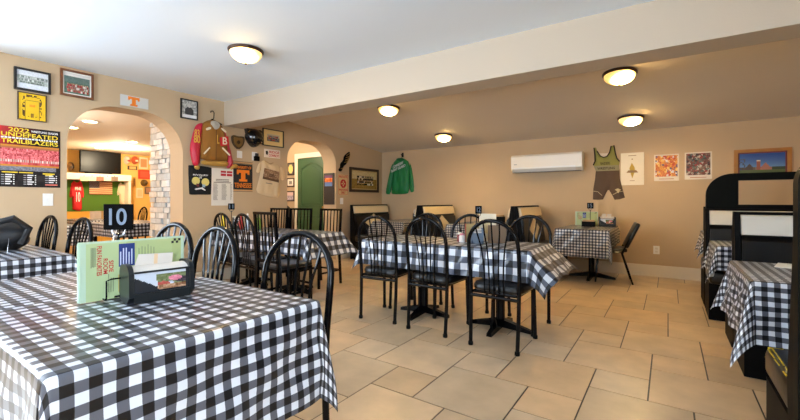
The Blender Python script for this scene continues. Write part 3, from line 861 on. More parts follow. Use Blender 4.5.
# letter jacket
def poly_px(pts, ox, oy, s, side, c):
    r = []
    for a, b in pts:
        q = onx(ox+a*s, oy+b*s, XL+.0) if side == 'L' else ony(ox+a*s, oy+b*s, YB)
        r.append((q[0]-c[0], q[1]-c[1]))
    return r
def varsity():
    c = (2.85, 1.85)
    t = wthing('varsity_jacket', 'brown letter jacket with red sleeves hanging left of the beam end', 'jacket', 'L', *c)
    t.location.x += .012; t.location.y -= .033
    Q = lambda p: poly_px(p, 186, 108, .1525, 'L', c)
    brown = mat('brown_wool', (150,100,36), .9, bump=.2, bscale=200); red = mat('red_leather', (196,30,58), .4, bump=.1, bscale=30)
    tanb = mat('tan_knit', (196,150,70), .9, bump=.3, bscale=120); cream = mat('cream_trim', (240,226,196), .7); gold = mat('gold_chenille', (226,176,70), .9)
    body = smooth_poly(Q([(100,112),(140,88),(165,84),(200,88),(225,108),(245,135),(262,190),(274,260),(278,350),(272,352),(100,348),(98,290),(104,200)]), 1)
    cloth_shape(body, .055, .02, -.03, wrinkle=.005, seed=1).build('body', brown, t, True)
    cloth_shape(smooth_poly(Q([(112,100),(85,108),(66,128),(48,185),(32,262),(40,330),(55,385),(98,382),(100,300),(106,190),(122,110)]), 1), .05, .02, -.02, seed=2).build('sleeve', red, t, True)
    cloth_shape(smooth_poly(Q([(236,122),(258,145),(282,215),(304,300),(318,372),(288,400),(270,392),(278,330),(268,220),(248,140)]), 1), .05, .02, -.015, seed=3).build('sleeve', red, t, True)
    cloth_shape(smooth_poly(Q([(58,380),(98,377),(95,406),(66,405)]), 1), .04, .02, -.022).build('cuff', tanb, t, True)
    cloth_shape(smooth_poly(Q([(292,396),(320,366),(346,376),(338,394),(318,398),(300,410)]), 1), .04, .02, -.02).build('cuff', tanb, t, True)
    cloth_shape(smooth_poly(Q([(100,345),(188,350),(277,352),(276,388),(190,384),(102,374)]), 1), .05, .02, -.04).build('waistband', tanb, t, True)
    cloth_shape(smooth_poly(Q([(150,98),(165,92),(185,92),(215,112),(205,142),(180,150),(158,132)]), 1), .012, .015, -.08).build('lining', mat('grey_lining', (178,172,160), .8), t, True)
    for q in ([(118,140),(150,130),(154,146),(122,156)], [(214,142),(222,136),(254,160),(248,172)]):
        cloth_shape(smooth_poly(Q(q), 1), .012, .02, -.088).build('collar_trim', cream, t, True)
    for q in ([(104,302),(142,262),(146,268),(109,308)], [(222,268),(228,264),(276,312),(271,318)]):
        m = MB(); m.prism(Q(q), -.098, -.085, 'y'); m.build('pocket_trim', cream, t)
    m = MB(); m.prism(Q([(210,200),(262,192),(268,250),(214,255)]), -.1, -.085, 'y'); m.build('chest_patch', mat('red_chenille', (206,36,40), .9), t)
    a = Q([(216,248),(262,200)]); x0, x1 = a[0][0], a[1][0]; z0, z1 = a[0][1], a[1][1]
    lettering('B', x0+.02, x1-.02, z0+.01, z1-.005, -.101, cream, t)
    a = Q([(190,240),(205,185)]); lettering('L', a[0][0], a[1][0], a[0][1], a[1][1], -.098, gold, t)
    a = Q([(42,232),(84,190)]); lettering('80', a[0][0], a[1][0], a[0][1], a[1][1], -.083, gold, t)
    a = Q([(48,192),(80,150)]); lettering('83', a[0][0], a[1][0], a[0][1], a[1][1], -.08, gold, t)
    p = Q([(186,150),(182,345)]); m = MB(); m.tube([(p[0][0], -.093, p[0][1]), (p[1][0], -.1, p[1][1])], .004, 6); m.build('placket', mat('dark_brown', (84,54,20), .8), t)
    h = thing('coat_hanger', 'black hanger hook holding the letter jacket', 'hanger', (XL+.03, c[0]-.02, c[1]), PI/2)
    pp = Q([(156,34),(160,25),(172,24),(180,36),(178,72),(170,80)])
    m = MB(); m.tube([(a, -.02, b) for a, b in pp], .006, 8); m.build('hook', black, h, True)
    pp = Q([(120,112),(170,78),(232,112)]); m = MB(); m.tube([(a, -.01, b) for a, b in pp], .008, 8); m.build('shoulder_bar', black, h, True)
    nl = MB(); q = Q([(170,26)])[0]; nl.tube([(q[0], .029, q[1]-.008), (q[0], -.03, q[1]-.006)], .004, 6); nl.build('nail', chrome, h)
varsity()

def flat_shirt():
    t = wthing('folded_tee', 'folded black T-shirt with two printed helmets, left under the letter jacket', 'shirt', 'L', 2.70, 1.335)
    Q = lambda p: poly_px(p, 185, 162, .1095, 'L', (2.70, 1.335))
    cloth_shape(smooth_poly(Q([(28,36),(36,28),(140,34),(238,50),(243,60),(238,290),(230,300),(130,298),(42,300),(36,280)]), 1), .018, .02, 0, wrinkle=.002).build('cloth', mat('black_cotton', (20,20,22), .9), t, True)
    m = MB()
    def disc(px, py, r, mi, k=18):
        c = Q([(px, py)])[0]; m.prism([(c[0]+r*cos(2*PI*i/k), c[1]+r*sin(2*PI*i/k)) for i in range(k)], -.0285, -.02, 'y', mi)
    disc(90, 172, .05, 0); disc(178, 184, .05, 0); 
    m.prism(Q([(92,196),(118,200),(116,226),(96,222)]), -.0295, -.02, 'y', 2); m.prism(Q([(150,204),(176,208),(172,232),(152,230)]), -.0295, -.02, 'y', 3)
    for s in ([(80,248),(92,240),(150,232),(180,258),(172,262),(140,246),(90,256)],): m.prism(Q(s), -.029, -.02, 'y', 1)
    m.build('helmet_print', [mat('helmet_yellow', (220,206,120), .6), inkw, mat('helmet_maroon', (110,44,40), .6), mat('helmet_blue', (150,180,206), .6)], t)
    a = Q([(64,138),(202,110)]); lettering('RIVALRY', a[0][0], a[1][0], a[0][1]+.02, a[1][1]-.01, -.027, inkw, t)
    a = Q([(118,152),(146,134)]); lettering('UT', a[0][0], a[1][0], a[0][1], a[1][1], -.028, inkw, t)
flat_shirt()
def lines_sheet(label, y0, y1, z0, z1):
    t = wthing('notice_sheet', label, 'notice', 'L', (y0+y1)/2, (z0+z1)/2)
    w, h = y1-y0, z1-z0
    sheet(w, h, lambda u, v: (232,226,216), 4, 4, -.003).build('paper', paper, t)
    m = MB(); rnd = random.Random(2)
    X = lambda u: -w/2+u*w
    Z = lambda v: -h/2+v*h
    m.box(X(.42), X(.66), -.0042, -.003, Z(.80), Z(.94), 0); m.box(X(.70), X(.95), -.0042, -.003, Z(.80), Z(.94), 0)
    m.box(X(.42), X(.95), -.0046, -.004, Z(.865), Z(.885), 2)
    for v in (.69, .65, .61): m.box(X(.2 if v > .62 else .1), X(.8 if v > .62 else .9), -.004, -.003, Z(v), Z(v+.02), 1)
    for i in range(15):
        v = .57-i*.03
        for a, b in ((.08, .3), (.46, .7), (.86, .95)): m.box(X(a), X(b-rnd.uniform(0, .05)), -.004, -.003, Z(v), Z(v+.012), 1)
    m.build('small_print', [inkr, mat('soft_ink', (120,110,100), .6), inkw], t)
lines_sheet('tall white printed schedule sheet with red header under the letter jacket', 2.848, 3.165, 1.012, 1.515)
def shield():
    t = wthing('wooden_plaque', 'dark shield-shaped award plaque right of the letter jacket', 'plaque', 'L', 3.233, 1.897)
    p = [(-.1, .08), (-.07, .095), (0, .085), (.07, .095), (.1, .08), (.095, .0), (.06, -.06), (0, -.105), (-.06, -.06), (-.095, 0)]
    MB().prism(smooth_poly(p, 1), -.022, -.001, 'y').build('board', mat('walnut', (44,28,20), .3), t)
    MB().prism([(a*.72, b*.72) for a, b in smooth_poly(p, 1)], -.027, -.021, 'y').build('emblem', mat('aged_brass', (110,90,60), .4, metal=.7), t)
    MB().lathe([(.001, 0), (.028, .0), (.02, .012), (.001, .014)], 14, M=Matrix.Translation((0, -.026, 0)) @ Matrix.Rotation(PI/2, 4, 'X')).build('medallion', mat('dark_bronze_medal', (50,38,28), .4, metal=.6), t, True)
shield()
def wall_plate(name, label, side, h, z, w=.078, hh=.118, kind='switch', cat='switch'):
    t = wthing(name, label, cat, side, h, z)
    MB().box(-w/2, w/2, -.007, -.0005, -hh/2, hh/2, bev=.002).build('cover_plate', whitep, t)
    if kind == 'switch': MB().box(-.006, .006, -.016, -.006, -.012, .012).build('toggle', whitep, t)
    else:
        for dz in (-.022, .022): MB().box(-.016, .016, -.009, -.006, dz-.014, dz+.014, bev=.001).build('receptacle', mat('ivory_plastic', (216,212,204), .4), t)
wall_plate('thermostat', 'small white wall box under the shield plaque', 'L', 3.262, 1.732, .08, .1, cat='wall control')
wall_plate('light_switch', 'white switch plate left of the big archway', 'L', 1.193, 1.088, .078, .12)
wall_plate('light_switch', 'small ivory switch plate under the red parking sign', 'L', 5.357, 1.07, .08, .115)
wall_plate('wall_outlet', 'white outlet low on the back wall right of the stacking chair', 'B', -.135, .38, .075, .115, 'o', 'outlet')

def helmet():
    t = wthing('football_helmet', 'black football helmet mounted on the wall at the end of the beam', 'helmet', 'L', 3.475, 1.99)
    m = MB(); MB_ = []
    vs = []; fs = []; n, k = 24, 10
    for i in range(k+1):
        a = (PI/2)*i/k
        for j in range(n):
            b = 2*PI*j/n
            x = .138*cos(a)*cos(b); z = .138*cos(a)*sin(b); x *= 1.0
            if z < 0: x *= (1-.25*(-z/.125)); z *= 1.0
            vs.append((x, -.01-.15*sin(a), z))
    for i in range(k):
        for j in range(n): fs.append((i*n+j, i*n+(j+1) % n, (i+1)*n+(j+1) % n, (i+1)*n+j))
    fs.append(tuple(range(n)))
    m.add(vs, fs); m.build('shell', mat('gloss_black_shell', (12,13,16), .12, spec=.7, coat=.5), t, True)
    MB().prism([(-.14, .12), (.1, .125), (.13, .1), (.06, .06), (-.12, .03)], -.06, -.002, 'y').build('mount_board', mat('dark_board', (26,22,20), .4), t)
    m = MB()
    for dz in (-.035, -.075): m.tube([(-.1, -.05, dz), (-.07, -.15, dz-.01), (0, -.175, dz-.015), (.07, -.15, dz-.01), (.1, -.05, dz)], .006, 6)
    m.tube([(0, -.155, -.02), (0, -.177, -.05), (0, -.165, -.095)], .006, 6)
    m.build('face_guard', black, t, True)
    MB().prism([(-.115, .07), (-.085, .10), (-.075, .09), (-.105, .055)], -.066, -.06, 'y').build('brass_tag', mat('brass_tag', (200,150,70), .4, metal=.6), t)
helmet()
def plaque_small():
    t = wthing('photo_stand', 'small black and white card holder under the football helmet', 'holder', 'L', 3.517, 1.725)
    MB().box(-.055, .03, -.006, -.001, -.06, .065).build('card', whitep, t)
    MB().box(-.03, .055, -.035, -.006, -.065, .005, bev=.004).build('pocket', blackmatte, t)
    MB().box(-.012, .04, -.03, -.01, .0, .05, bev=.003).build('device', mat('dark_plastic', (40,42,48), .3), t)
plaque_small()
framed('black framed group photo with yellow mount, right of the football helmet', 'L', 3.637, 4.018, 1.905, 2.165, blackf, .012,
       team((206,196,170), (120,110,100), [(190,60,50),(60,64,84),(120,124,140)], 3, .1, .85, 61, n=9), 30, 20, mat_w=.065, mat_col=(236,206,140))
def plate2():
    t = wthing('license_plate', 'white plate with red lettering under the yellow mounted photo', 'plate', 'L', 3.815, 1.795)
    sheet(.29, .125, lambda u, v: (238,228,214), 4, 4, -.006, t=.005).build('plate', print_gloss, t)
    lettering('RIDGE', -.055, .13, .005, .045, -.007, inkr, t); lettering('COWBOYS', -.065, .13, -.048, -.008, -.007, inkr, t)
    m = MB(); m.prism([(-.12, .03), (-.09, .04), (-.075, .01), (-.09, -.03), (-.115, -.015)], -.0075, -.006, 'y'); m.build('emblem', inkb, t)
plate2()
def banner_T():
    y0, y1, z0, z1 = 3.165, 3.467, 1.205, 1.645
    t = wthing('pennant_banner', 'black banner with large orange letter T and TENNESSEE lettering', 'banner', 'L', (y0+y1)/2, (z0+z1)/2)
    w, h = y1-y0, z1-z0
    MB().box(-w/2, w/2, -.008, -.001, -h/2+.03, h/2-.05).build('cloth', mat('banner_black', (34,32,34), .8), t)
    for z in (-h/2+.018, h/2-.028):
        m = MB(); m.box(-w/2, w/2, -.009, -.001, z-.012, z+.012, 0); m.box(-w/2, w/2, -.0095, -.001, z-.017, z-.012, 1); m.box(-w/2, w/2, -.0095, -.001, z+.012, z+.017, 1)
        m.build('trim_band', [mat('banner_tan', (206,160,110), .8), inkb], t)
    t_letter(t, 0, -.075, .09, .2, -.009, inko)
    lettering('UNIVERSITY OF', -.13, .13, .105, .145, -.009, inko, t); lettering('TENNESSEE', -.135, .135, -.165, -.095, -.009, inko, t)
banner_T()
def beige_tee():
    c = (3.79, 1.40)
    t = wthing('tee_shirt', 'beige T-shirt with a brown photo print hung crooked beside the hallway arch', 'shirt', 'L', *c)
    Q = lambda p: poly_px(p, 252, 155, .1072, 'L', c)
    col = mat('beige_cotton', (222,196,156), .9, bump=.1, bscale=150)
    cloth_shape(smooth_poly(Q([(84,62),(110,50),(135,70),(165,86),(190,72),(262,110),(265,210),(258,300),(255,398),(180,392),(100,372),(36,345),(55,260),(80,170)]), 1), .022, .02, 0, wrinkle=.004, seed=6).build('body', col, t, True)
    cloth_shape(smooth_poly(Q([(84,62),(60,80),(36,155),(52,168),(78,160),(90,100)]), 1), .02, .02, 0, seed=7).build('sleeve', col, t, True)
    cloth_shape(smooth_poly(Q([(258,108),(288,118),(308,190),(300,232),(275,238),(262,200)]), 1), .02, .02, 0, seed=8).build('sleeve', col, t, True)
    f = rng(71)
    q = Q([(102,122),(242,158),(236,258),(84,222)])
    m = MB(); n = 14
    def P(u, v):
        a = tuple(q[3][i]+(q[2][i]-q[3][i])*u for i in (0, 1)); b = tuple(q[0][i]+(q[1][i]-q[0][i])*u for i in (0, 1))
        return (a[0]+(b[0]-a[0])*v, -.037, a[1]+(b[1]-a[1])*v)
    for i in range(n):
        for j in range(n):
            u, v = i/n, j/n; e = 1/n
            cc = (96,70,48) if v < .2 else jit((150,118,90), f(i, j), 60)
            if math.hypot(u-.5, (v-.45)*1.3) < .2: cc = jit((112,84,64), f(i, j, 1), 60)
            m.add([P(u, v), P(u+e, v), P(u+e, v+e), P(u, v+e)], [(0,1,2,3)], 0, cc)
    m.build('photo_print', fabric, t)
    m = MB(); m.prism(Q([(118,258),(178,268),(176,274),(118,264)]), -.034, -.02, 'y'); m.build('caption', mat('soft_ink', (120,110,100), .6), t)
    m = MB(); m.tube([(a, -.026, b) for a, b in Q([(110,54),(135,72),(165,86),(188,74)])], .006, 6); m.build('collar', mat('tan_collar', (170,140,100), .9), t, True)
beige_tee()

# around the second arch
def jamb_frame():
    # hangs on the right jamb of the second arch, facing -y
    t = thing('memorial_frame', 'tall black frame with small blue and orange picture on the hallway arch jamb', 'picture', (XL-.165, A2[1], 1.295), 0)
    MB().box(-.13, .13, -.022, -.001, -.29, .29, bev=.004).build('board', mat('charcoal_board', (52,46,46), .4), t)
    f = rng(81)
    sheet(.19, .2, lambda u, v: lerp((110,150,200), (120,70,110), v) if v < .35 or v > .75 else jit((226,120,60), f(int(u*8), int(v*8)), 80), 14, 16, -.025, 0, .15).build('print', print_gloss, t)
jamb_frame()
def eagle():
    c = (5.44, 1.845)
    t = wthing('carved_eagle', 'black and gold carved wall figure like a diving bird, above the parking sign', 'wall ornament', 'L', *c)
    Q = lambda p: poly_px(p, 280, 130, .143, 'L', c)
    cloth_shape(smooth_poly(Q([(484,150),(490,165),(484,200),(462,240),(448,250),(440,262),(430,290),(412,290),(406,275),(420,262),(418,235),(440,215),(446,180),(470,160)]), 1), .03, .02, 0).build('body', blackmatte, t, True)
    m = MB()
    for a in ([(452,180),(476,165)], [(450,195),(478,182)], [(446,212),(470,202)], [(440,228),(458,222)], [(414,272),(432,266)], [(470,190),(456,232)]):
        m.tube([(x, -.042, z) for x, z in Q(a)], .006, 6)
    m.build('gold_feathers', mat('dull_gold', (170,130,60), .4, metal=.5), t)
eagle()
def parking():
    y0, y1, z0, z1 = 5.265, 5.533, 1.185, 1.565
    t = wthing('parking_sign', 'beige and red metal private parking only sign beside the hallway arch', 'sign', 'L', (y0+y1)/2, (z0+z1)/2)
    w, h = y1-y0, z1-z0
    MB().box(-w/2, w/2, -.004, -.001, -h/2, h/2).build('plate', mat('aged_cream', (216,190,140), .5), t)
    m = MB()
    for (a, b, c_, d) in ((-w/2+.008, w/2-.008, h/2-.014, h/2-.008), (-w/2+.008, w/2-.008, -h/2+.008, -h/2+.014), (-w/2+.008, -w/2+.014, -h/2+.008, h/2-.008), (w/2-.014, w/2-.008, -h/2+.008, h/2-.008)): m.box(a, b, -.0052, -.003, c_, d)
    m.prism([(.085*cos(PI/4*i+PI/8), .02+.085*sin(PI/4*i+PI/8)) for i in range(8)], -.0052, -.003, 'y')
    m.build('red_marking', inkr, t)
    m = MB()
    for i in range(4):
        a = PI/2*i; ca, sa = cos(a), sin(a); m.prism([(x*ca-z*sa, .02+x*sa+z*ca) for x, z in ((0, .008), (.016, .03), (0, .055), (-.016, .03))], -.006, -.005, 'y')
    m.build('emblem', mat('aged_cream', (216,190,140), .5), t)
    lettering('PRIVATE', -.11, .11, .125, .165, -.005, inkr, t); lettering('PARKING', -.115, .115, -.115, -.075, -.005, inkr, t); lettering('ONLY', -.06, .06, -.168, -.126, -.005, inkr, t)
parking()
framed('wide dark wooden framed old team photograph beside the rear corner', 'L', 5.565, 6.46, 1.245, 1.72, darkw, .05,
       team((206,186,140), (150,120,60), [(40,30,26),(60,46,38),(30,24,24),(190,180,160)], 4, .2, .78, 91, skin=(210,170,130), n=11, x0=.18, x1=.85), 48, 30, mat_w=.02, mat_col=(190,160,100))
# hallway pictures on the end wall
def hall_pic(label, px0, px1, py0, py1, painter):
    x0, _ = ony(px0, 170, 5.42); x1, _ = ony(px1, 170, 5.42)
    _, z1 = ony((px0+px1)/2, py0, 5.42); _, z0 = ony((px0+px1)/2, py1, 5.42)
    t = thing('framed_picture', label, 'picture', ((x0+x1)/2, 5.42, (z0+z1)/2), 0, 'hallway pictures')
    w, h = x1-x0, z1-z0
    m = MB(); m.box(-w/2, w/2, -.02, -.001, -h/2, h/2); m.build('frame', darkw, t)
    sheet(w-.05, h-.05, painter, 14, 14, -.022).build('print', print_gloss, t)
hall_pic('dark framed picture of a pale yellow disc left of the green door, topmost of three', 288.2, 294.8, 162.8, 175.3, lambda u, v: (240,216,130) if math.hypot(u-.5, v-.5) < .44 else (110,104,110))
f_ = rng(14)
hall_pic('dark framed black-and-white photo left of the green door, middle of three', 287.6, 294.8, 178, 187, lambda u, v: (226,222,214) if not (.25 < u < .8 and .2 < v < .75) else jit((130,126,124), f_(int(u*8), int(v*8)), 120))
hall_pic('dark framed pale landscape picture left of the green door, lowest of three', 287.2, 294.8, 191, 201.3, lambda u, v: (226,200,200) if v > .6 else jit((180,170,190), f_(int(u*7), int(v*7), 3), 60))
def bin_():
    t = thing('waste_bin', 'tall black domed bin with a pale opening left of the green door', 'bin', (-6.58, 5.20, 0), 0)
    MB().box(-.19, .19, -.16, .16, 0, .74, bev=.03).build('bin_body', blackmatte, t)
    m = MB(); pr = [(-.19, .741)]+[(.19*cos(PI-PI*i/12), .82+.16*sin(PI-PI*i/12)) for i in range(13)]+[(.19, .741)]
    m.prism(pr, -.16, .16, 'y'); m.build('dome_lid', mat('brown_black_lid', (36,28,24), .4), t)
    MB().box(-.12, .12, -.168, -.159, .70, .87).build('flap', mat('pale_flap', (196,190,176), .5), t)
bin_()

# back wall
def green_jacket():
    c = (-4.5, 1.57)
    t = wthing('windbreaker', 'green jacket with white back lettering hanging in the rear corner', 'jacket', 'B', *c)
    Q = lambda p: poly_px(p, 376, 145, .1429, 'B', c)
    g = mat('green_nylon', (16,122,62), .55, bump=.15, bscale=30)
    cloth_shape(smooth_poly(Q([(150,100),(180,92),(205,97),(238,122),(236,220),(238,335),(200,345),(120,345),(112,335),(120,220),(122,128)]), 1), .05, .025, -.02, wrinkle=.006, seed=3).build('body', g, t, True)
    cloth_shape(smooth_poly(Q([(124,126),(108,150),(92,220),(70,330),(76,345),(104,346),(116,260),(124,180)]), 1), .04, .025, -.01, wrinkle=.006, seed=4).build('sleeve', g, t, True)
    cloth_shape(smooth_poly(Q([(236,122),(250,150),(262,220),(270,318),(262,330),(240,330),(236,240)]), 1), .04, .025, -.01, wrinkle=.006, seed=5).build('sleeve', g, t, True)
    cloth_shape(smooth_poly(Q([(152,106),(160,94),(200,92),(210,104),(195,112),(165,112)]), 1), .02, .02, -.06).build('collar', mat('dark_green_knit', (10,92,46), .8), t, True)
    a = Q([(135,160),(208,132)]); lettering('COWBERRY', a[0][0], a[1][0], a[0][1]+.02, a[0][1]+.075, -.09, inkw, t, skew=.09)
    a = Q([(124,184),(222,150)]); lettering('PLANT GUARD', a[0][0], a[1][0], a[0][1]+.02, a[0][1]+.075, -.09, inkw, t, skew=.11)
    q = Q([(188,70)])[0]
    h = thing('wall_hook', 'small dark wall hook above the green jacket', 'hook', (c[0]+q[0], YB, c[1]+q[1]), 0)
    MB().box(-.022, .022, -.012, -.001, -.045, .045, bev=.006).build('hook_plate', mat('dark_iron', (40,30,24), .4, metal=.5), h)
    MB().tube([(0, -.01, .01), (0, -.05, -.005), (0, -.065, .015)], .008, 8).build('peg', mat('dark_iron'), h, True)
    MB().tube([(0, -.045, 0), (.005, -.04, -.09)], .005, 6).build('loop', mat('dark_iron'), h)
green_jacket()
def mini_split():
    x0, x1 = -2.155, -1.07; z0, z1 = 1.545, 1.825
    t = wthing('air_conditioner', 'white mini-split air conditioner high on the back wall', 'air conditioner', 'B', (x0+x1)/2, (z0+z1)/2)
    w, h = (x1-x0)/2, (z1-z0)/2; wp = mat('cream_plastic', (238,230,214), .3)
    MB().prism([(-.001, -h), (-.12, -h), (-.19, -h+.05), (-.2, h-.03), (-.17, h), (-.001, h)], -w, w, 'x').build('casing', wp, t)
    MB().prism([(-.1915, -h+.09), (-.199, -h+.09), (-.207, h-.03), (-.2, h-.03)], -w+.01, w-.06, 'x').build('front_panel', wp, t)
    MB().prism([(-.13, -h-.002), (-.135, -h-.004), (-.197, -h+.05), (-.197, -h+.075), (-.19, -h+.075)], -w+.05, w-.09, 'x').build('louvre', mat('bright_plastic', (246,244,238), .25), t)
    MB().box(-w+.05, -w+.1, -.208, -.199, -.02, -.008).build('badge', mat('grey_badge', (170,166,158), .4), t)
    MB().box(-w+.03, w-.03, -.17, -.02, -h-.003, -h+.001).build('outlet_grille', mat('grille_grey', (120,112,100), .5), t)
mini_split()
def singlet():
    c = (-.74, 1.51)
    t = wthing('wrestling_singlet', 'brown and lime wrestling singlet pinned to the back wall', 'singlet', 'B', *c)
    Q = lambda p: poly_px(p, 588, 145, .1357, 'B', c)
    zs = Q([(130,150), (130,190)])
    f = rng(99)
    def p(x, z):
        if z > zs[0][1]: return (150,146,74)
        if z > zs[1][1]: return (150,144,110)
        return (94,74,58)
    cloth_shape(Q([(46,22),(58,18),(68,45),(92,82),(115,92),(140,86),(160,58),(172,8),(192,4),(202,60),(214,98),(234,122),(228,150),(232,180),(236,250),(254,320),(272,388),(235,400),(196,404),(178,368),(156,332),(146,332),(128,366),(110,402),(70,404),(36,402),(40,320),(52,250),(58,190),(40,150),(54,120),(52,70)]), .022, .014, 0, painter=p, wrinkle=.002, seed=2).build('body', fabric, t)
    m = MB()
    for q in ([(46,22),(52,70),(54,120),(40,150)], [(68,45),(92,82),(115,92),(140,86),(160,58),(172,8)], [(192,4),(202,60),(214,98),(234,122)]):
        m.tube([(a, -.026, b) for a, b in Q(q)], .008, 6)
    m.build('piping', mat('dark_brown_piping', (44,32,26), .8), t, True)
    cloth_shape(smooth_poly(Q([(78,55),(90,62),(135,62),(150,55),(140,80),(115,90),(94,80)]), 1), .004, .02, 0).build('inner_back', mat('pale_lining', (226,212,190), .8), t)
    a = Q([(72,184),(200,156)]); lettering('WRESTLING', a[0][0], a[1][0], a[0][1], a[1][1]-.01, -.034, mat('dark_brown_ink', (46,34,28), .7), t)
    a = Q([(95,148),(165,125)]); lettering('RAIDERS', a[0][0], a[1][0], a[0][1], a[1][1], -.034, mat('dark_brown_ink'), t)
    m = MB()
    m.tube([(a, -.027, b) for a, b in Q([(42,340),(75,345),(105,372)])], .004, 5); m.tube([(a, -.027, b) for a, b in Q([(185,365),(230,345),(262,340)])], .004, 5)
    m.prism(Q([(200,328),(222,320),(246,330),(232,340),(226,356),(214,342)]), -.03, -.02, 'y'); m.build('emblem', mat('tan_ink', (196,180,140), .7), t)
singlet()
def white_poster():
    x0, x1, z0, z1 = -.575, -.285, 1.305, 1.775
    t = wthing('white_poster', 'white poster with a small gold emblem right of the singlet', 'poster', 'B', (x0+x1)/2, (z0+z1)/2)
    w, h = x1-x0, z1-z0
    m = sheet(w, h, lambda u, v: (234,224,202), 4, 6, -.004, t=.003); m.build('paper', paper, t)
    m = MB()
    m.prism([(-.005, .09), (.03, .02), (.035, -.03), (0, -.14), (-.02, -.06), (-.035, .01)], -.0055, -.003, 'y', 0)
    m.prism([(-.075, -.055), (-.05, -.02), (.05, -.02), (.075, -.055)], -.006, -.003, 'y', 1)
    m.box(-.008, .008, -.005, -.003, .135, .15, 1); m.box(-.05, .05, -.005, -.003, .19, .198, 1); m.box(-.03, .03, -.005, -.003, -.175, -.168, 1)
    m.build('emblem', [mat('gold_ink', (196,160,50), .6), mat('umber_ink', (150,116,70), .6)], t)
white_poster()
def photo_poster(label, x0, x1, z0, z1, cols, seed):
    t = wthing('photo_poster', label, 'poster', 'B', (x0+x1)/2, (z0+z1)/2, 'photo posters on the back wall')
    w, h = x1-x0, z1-z0; f = rng(seed); rnd = random.Random(seed)
    blobs = [(rnd.random(), rnd.uniform(.1, .95), rnd.uniform(.02, .065), rnd.choice(cols)) for _ in range(200)]
    def p(u, v):
        if u < .05 or u > .95 or v < .15 or v > .95: return (232,222,206)
        c = cols[0]
        for (a, b, r_, k) in blobs:
            if math.hypot(u-a, (v-b)*1.2) < r_: c = k
        return jit(c, f(int(u*40), int(v*40)), 40)
    sheet(w, h, p, 36, 44, -.003).build('print', print_gloss, t)
    m = MB(); m.box(-w*.3, w*.3, -.0036, -.002, -h*.44, -h*.415); m.build('caption', mat('rust_ink', (176,120,80), .6), t)
photo_poster('photo poster crowded with orange and white sports players, left of the two', -.163, .124, 1.355, 1.725, [(206,120,50),(226,160,60),(230,222,216),(190,70,40),(90,80,110),(240,200,110)], 5)
photo_poster('photo poster with dark red crowd, right of the two', .188, .48, 1.365, 1.732, [(110,60,44),(60,44,40),(150,50,46),(190,170,150),(84,96,84),(130,100,80)], 6)
def school(u, v):
    f = f_sch
    c = lerp((120,160,206), (34,74,150), min(1, v*1.2-.1))
    if v < .2: c = (90,104,60)
    if .2 <= v < .32: c = jit((110,96,84), f(int(u*20), 1), 50)
    if .15 < u < .3 and .2 < v < .5 and abs(u-.225) < (.5-v)*.5: c = (84,72,66)
    if .38 < u < .47 and .2 < v < .68: c = (150,90,76) if v < .6 else (214,196,180)
    if .47 < u < .72 and .2 < v < .2+.34*(1-abs(u-.58)/.16): c = (168,112,96)
    if .72 < u and .2 < v < .34: c = (60,76,56)
    if u < .14 and .2 < v < .75 and f(int(u*40), int(v*16), 9) > .6: c = (70,80,96)
    return c
framed('wide oak framed picture of a brick building under blue sky, above the booth divider', 'B', .70, 1.235, 1.36, 1.728, oak, .04, school, 60, 36, mat_w=.015, mat_col=(110,40,44), depth=.03)

# ------------------------------------------------------------------ things on the tables
def number_sign(label, loc, rz, num, s=1.0, group='table number signs'):
    t = thing('number_sign', label, 'table sign', loc, rz, group)
    # local faces -y ; panel centre at z
    MB().lathe([(.045, 0), (.045, .006), (.02, .012), (.004, .016)], 20).build('base', black, t, True)
    MB().tube([(0, 0, .01), (0, 0, .235)], .004, 8).build('stem', black, t)
    n = 18; MB().tube([(.022*cos(2*PI*i/n), 0, .247+.022*sin(2*PI*i/n)) for i in range(n)], .0035, 8, closed=True).build('ring', chrome, t, True)
    MB().box(-.049*s, .049*s, -.004, .004, .25, .25+.098*s, bev=.0015).build('panel', mat('sign_black', (5,5,6), .5, spec=.05), t)
    lettering(num, -.030*s, .028*s, .25+.018*s, .25+.082*s, -.0045, inkgrey, t)
    return t
fz = R(37)
number_sign('black table sign numbered 10 standing behind the menus on the nearest table', (-1.737, .622, TZ+.008), R(50), '10', 1.0)
number_sign('black table sign numbered 15 on the small square table under the singlet', (-.925, 6.20, TZ+.004), R(8), '15', .85)
number_sign('black table sign above the condiments on the middle table', (-1.375, 3.22, TZ+.004), R(62), '12', .7)
number_sign('black table sign on the left wall table under the schedule sheet', (-4.62, 2.90, TZ+.004), R(55), '11', .8)

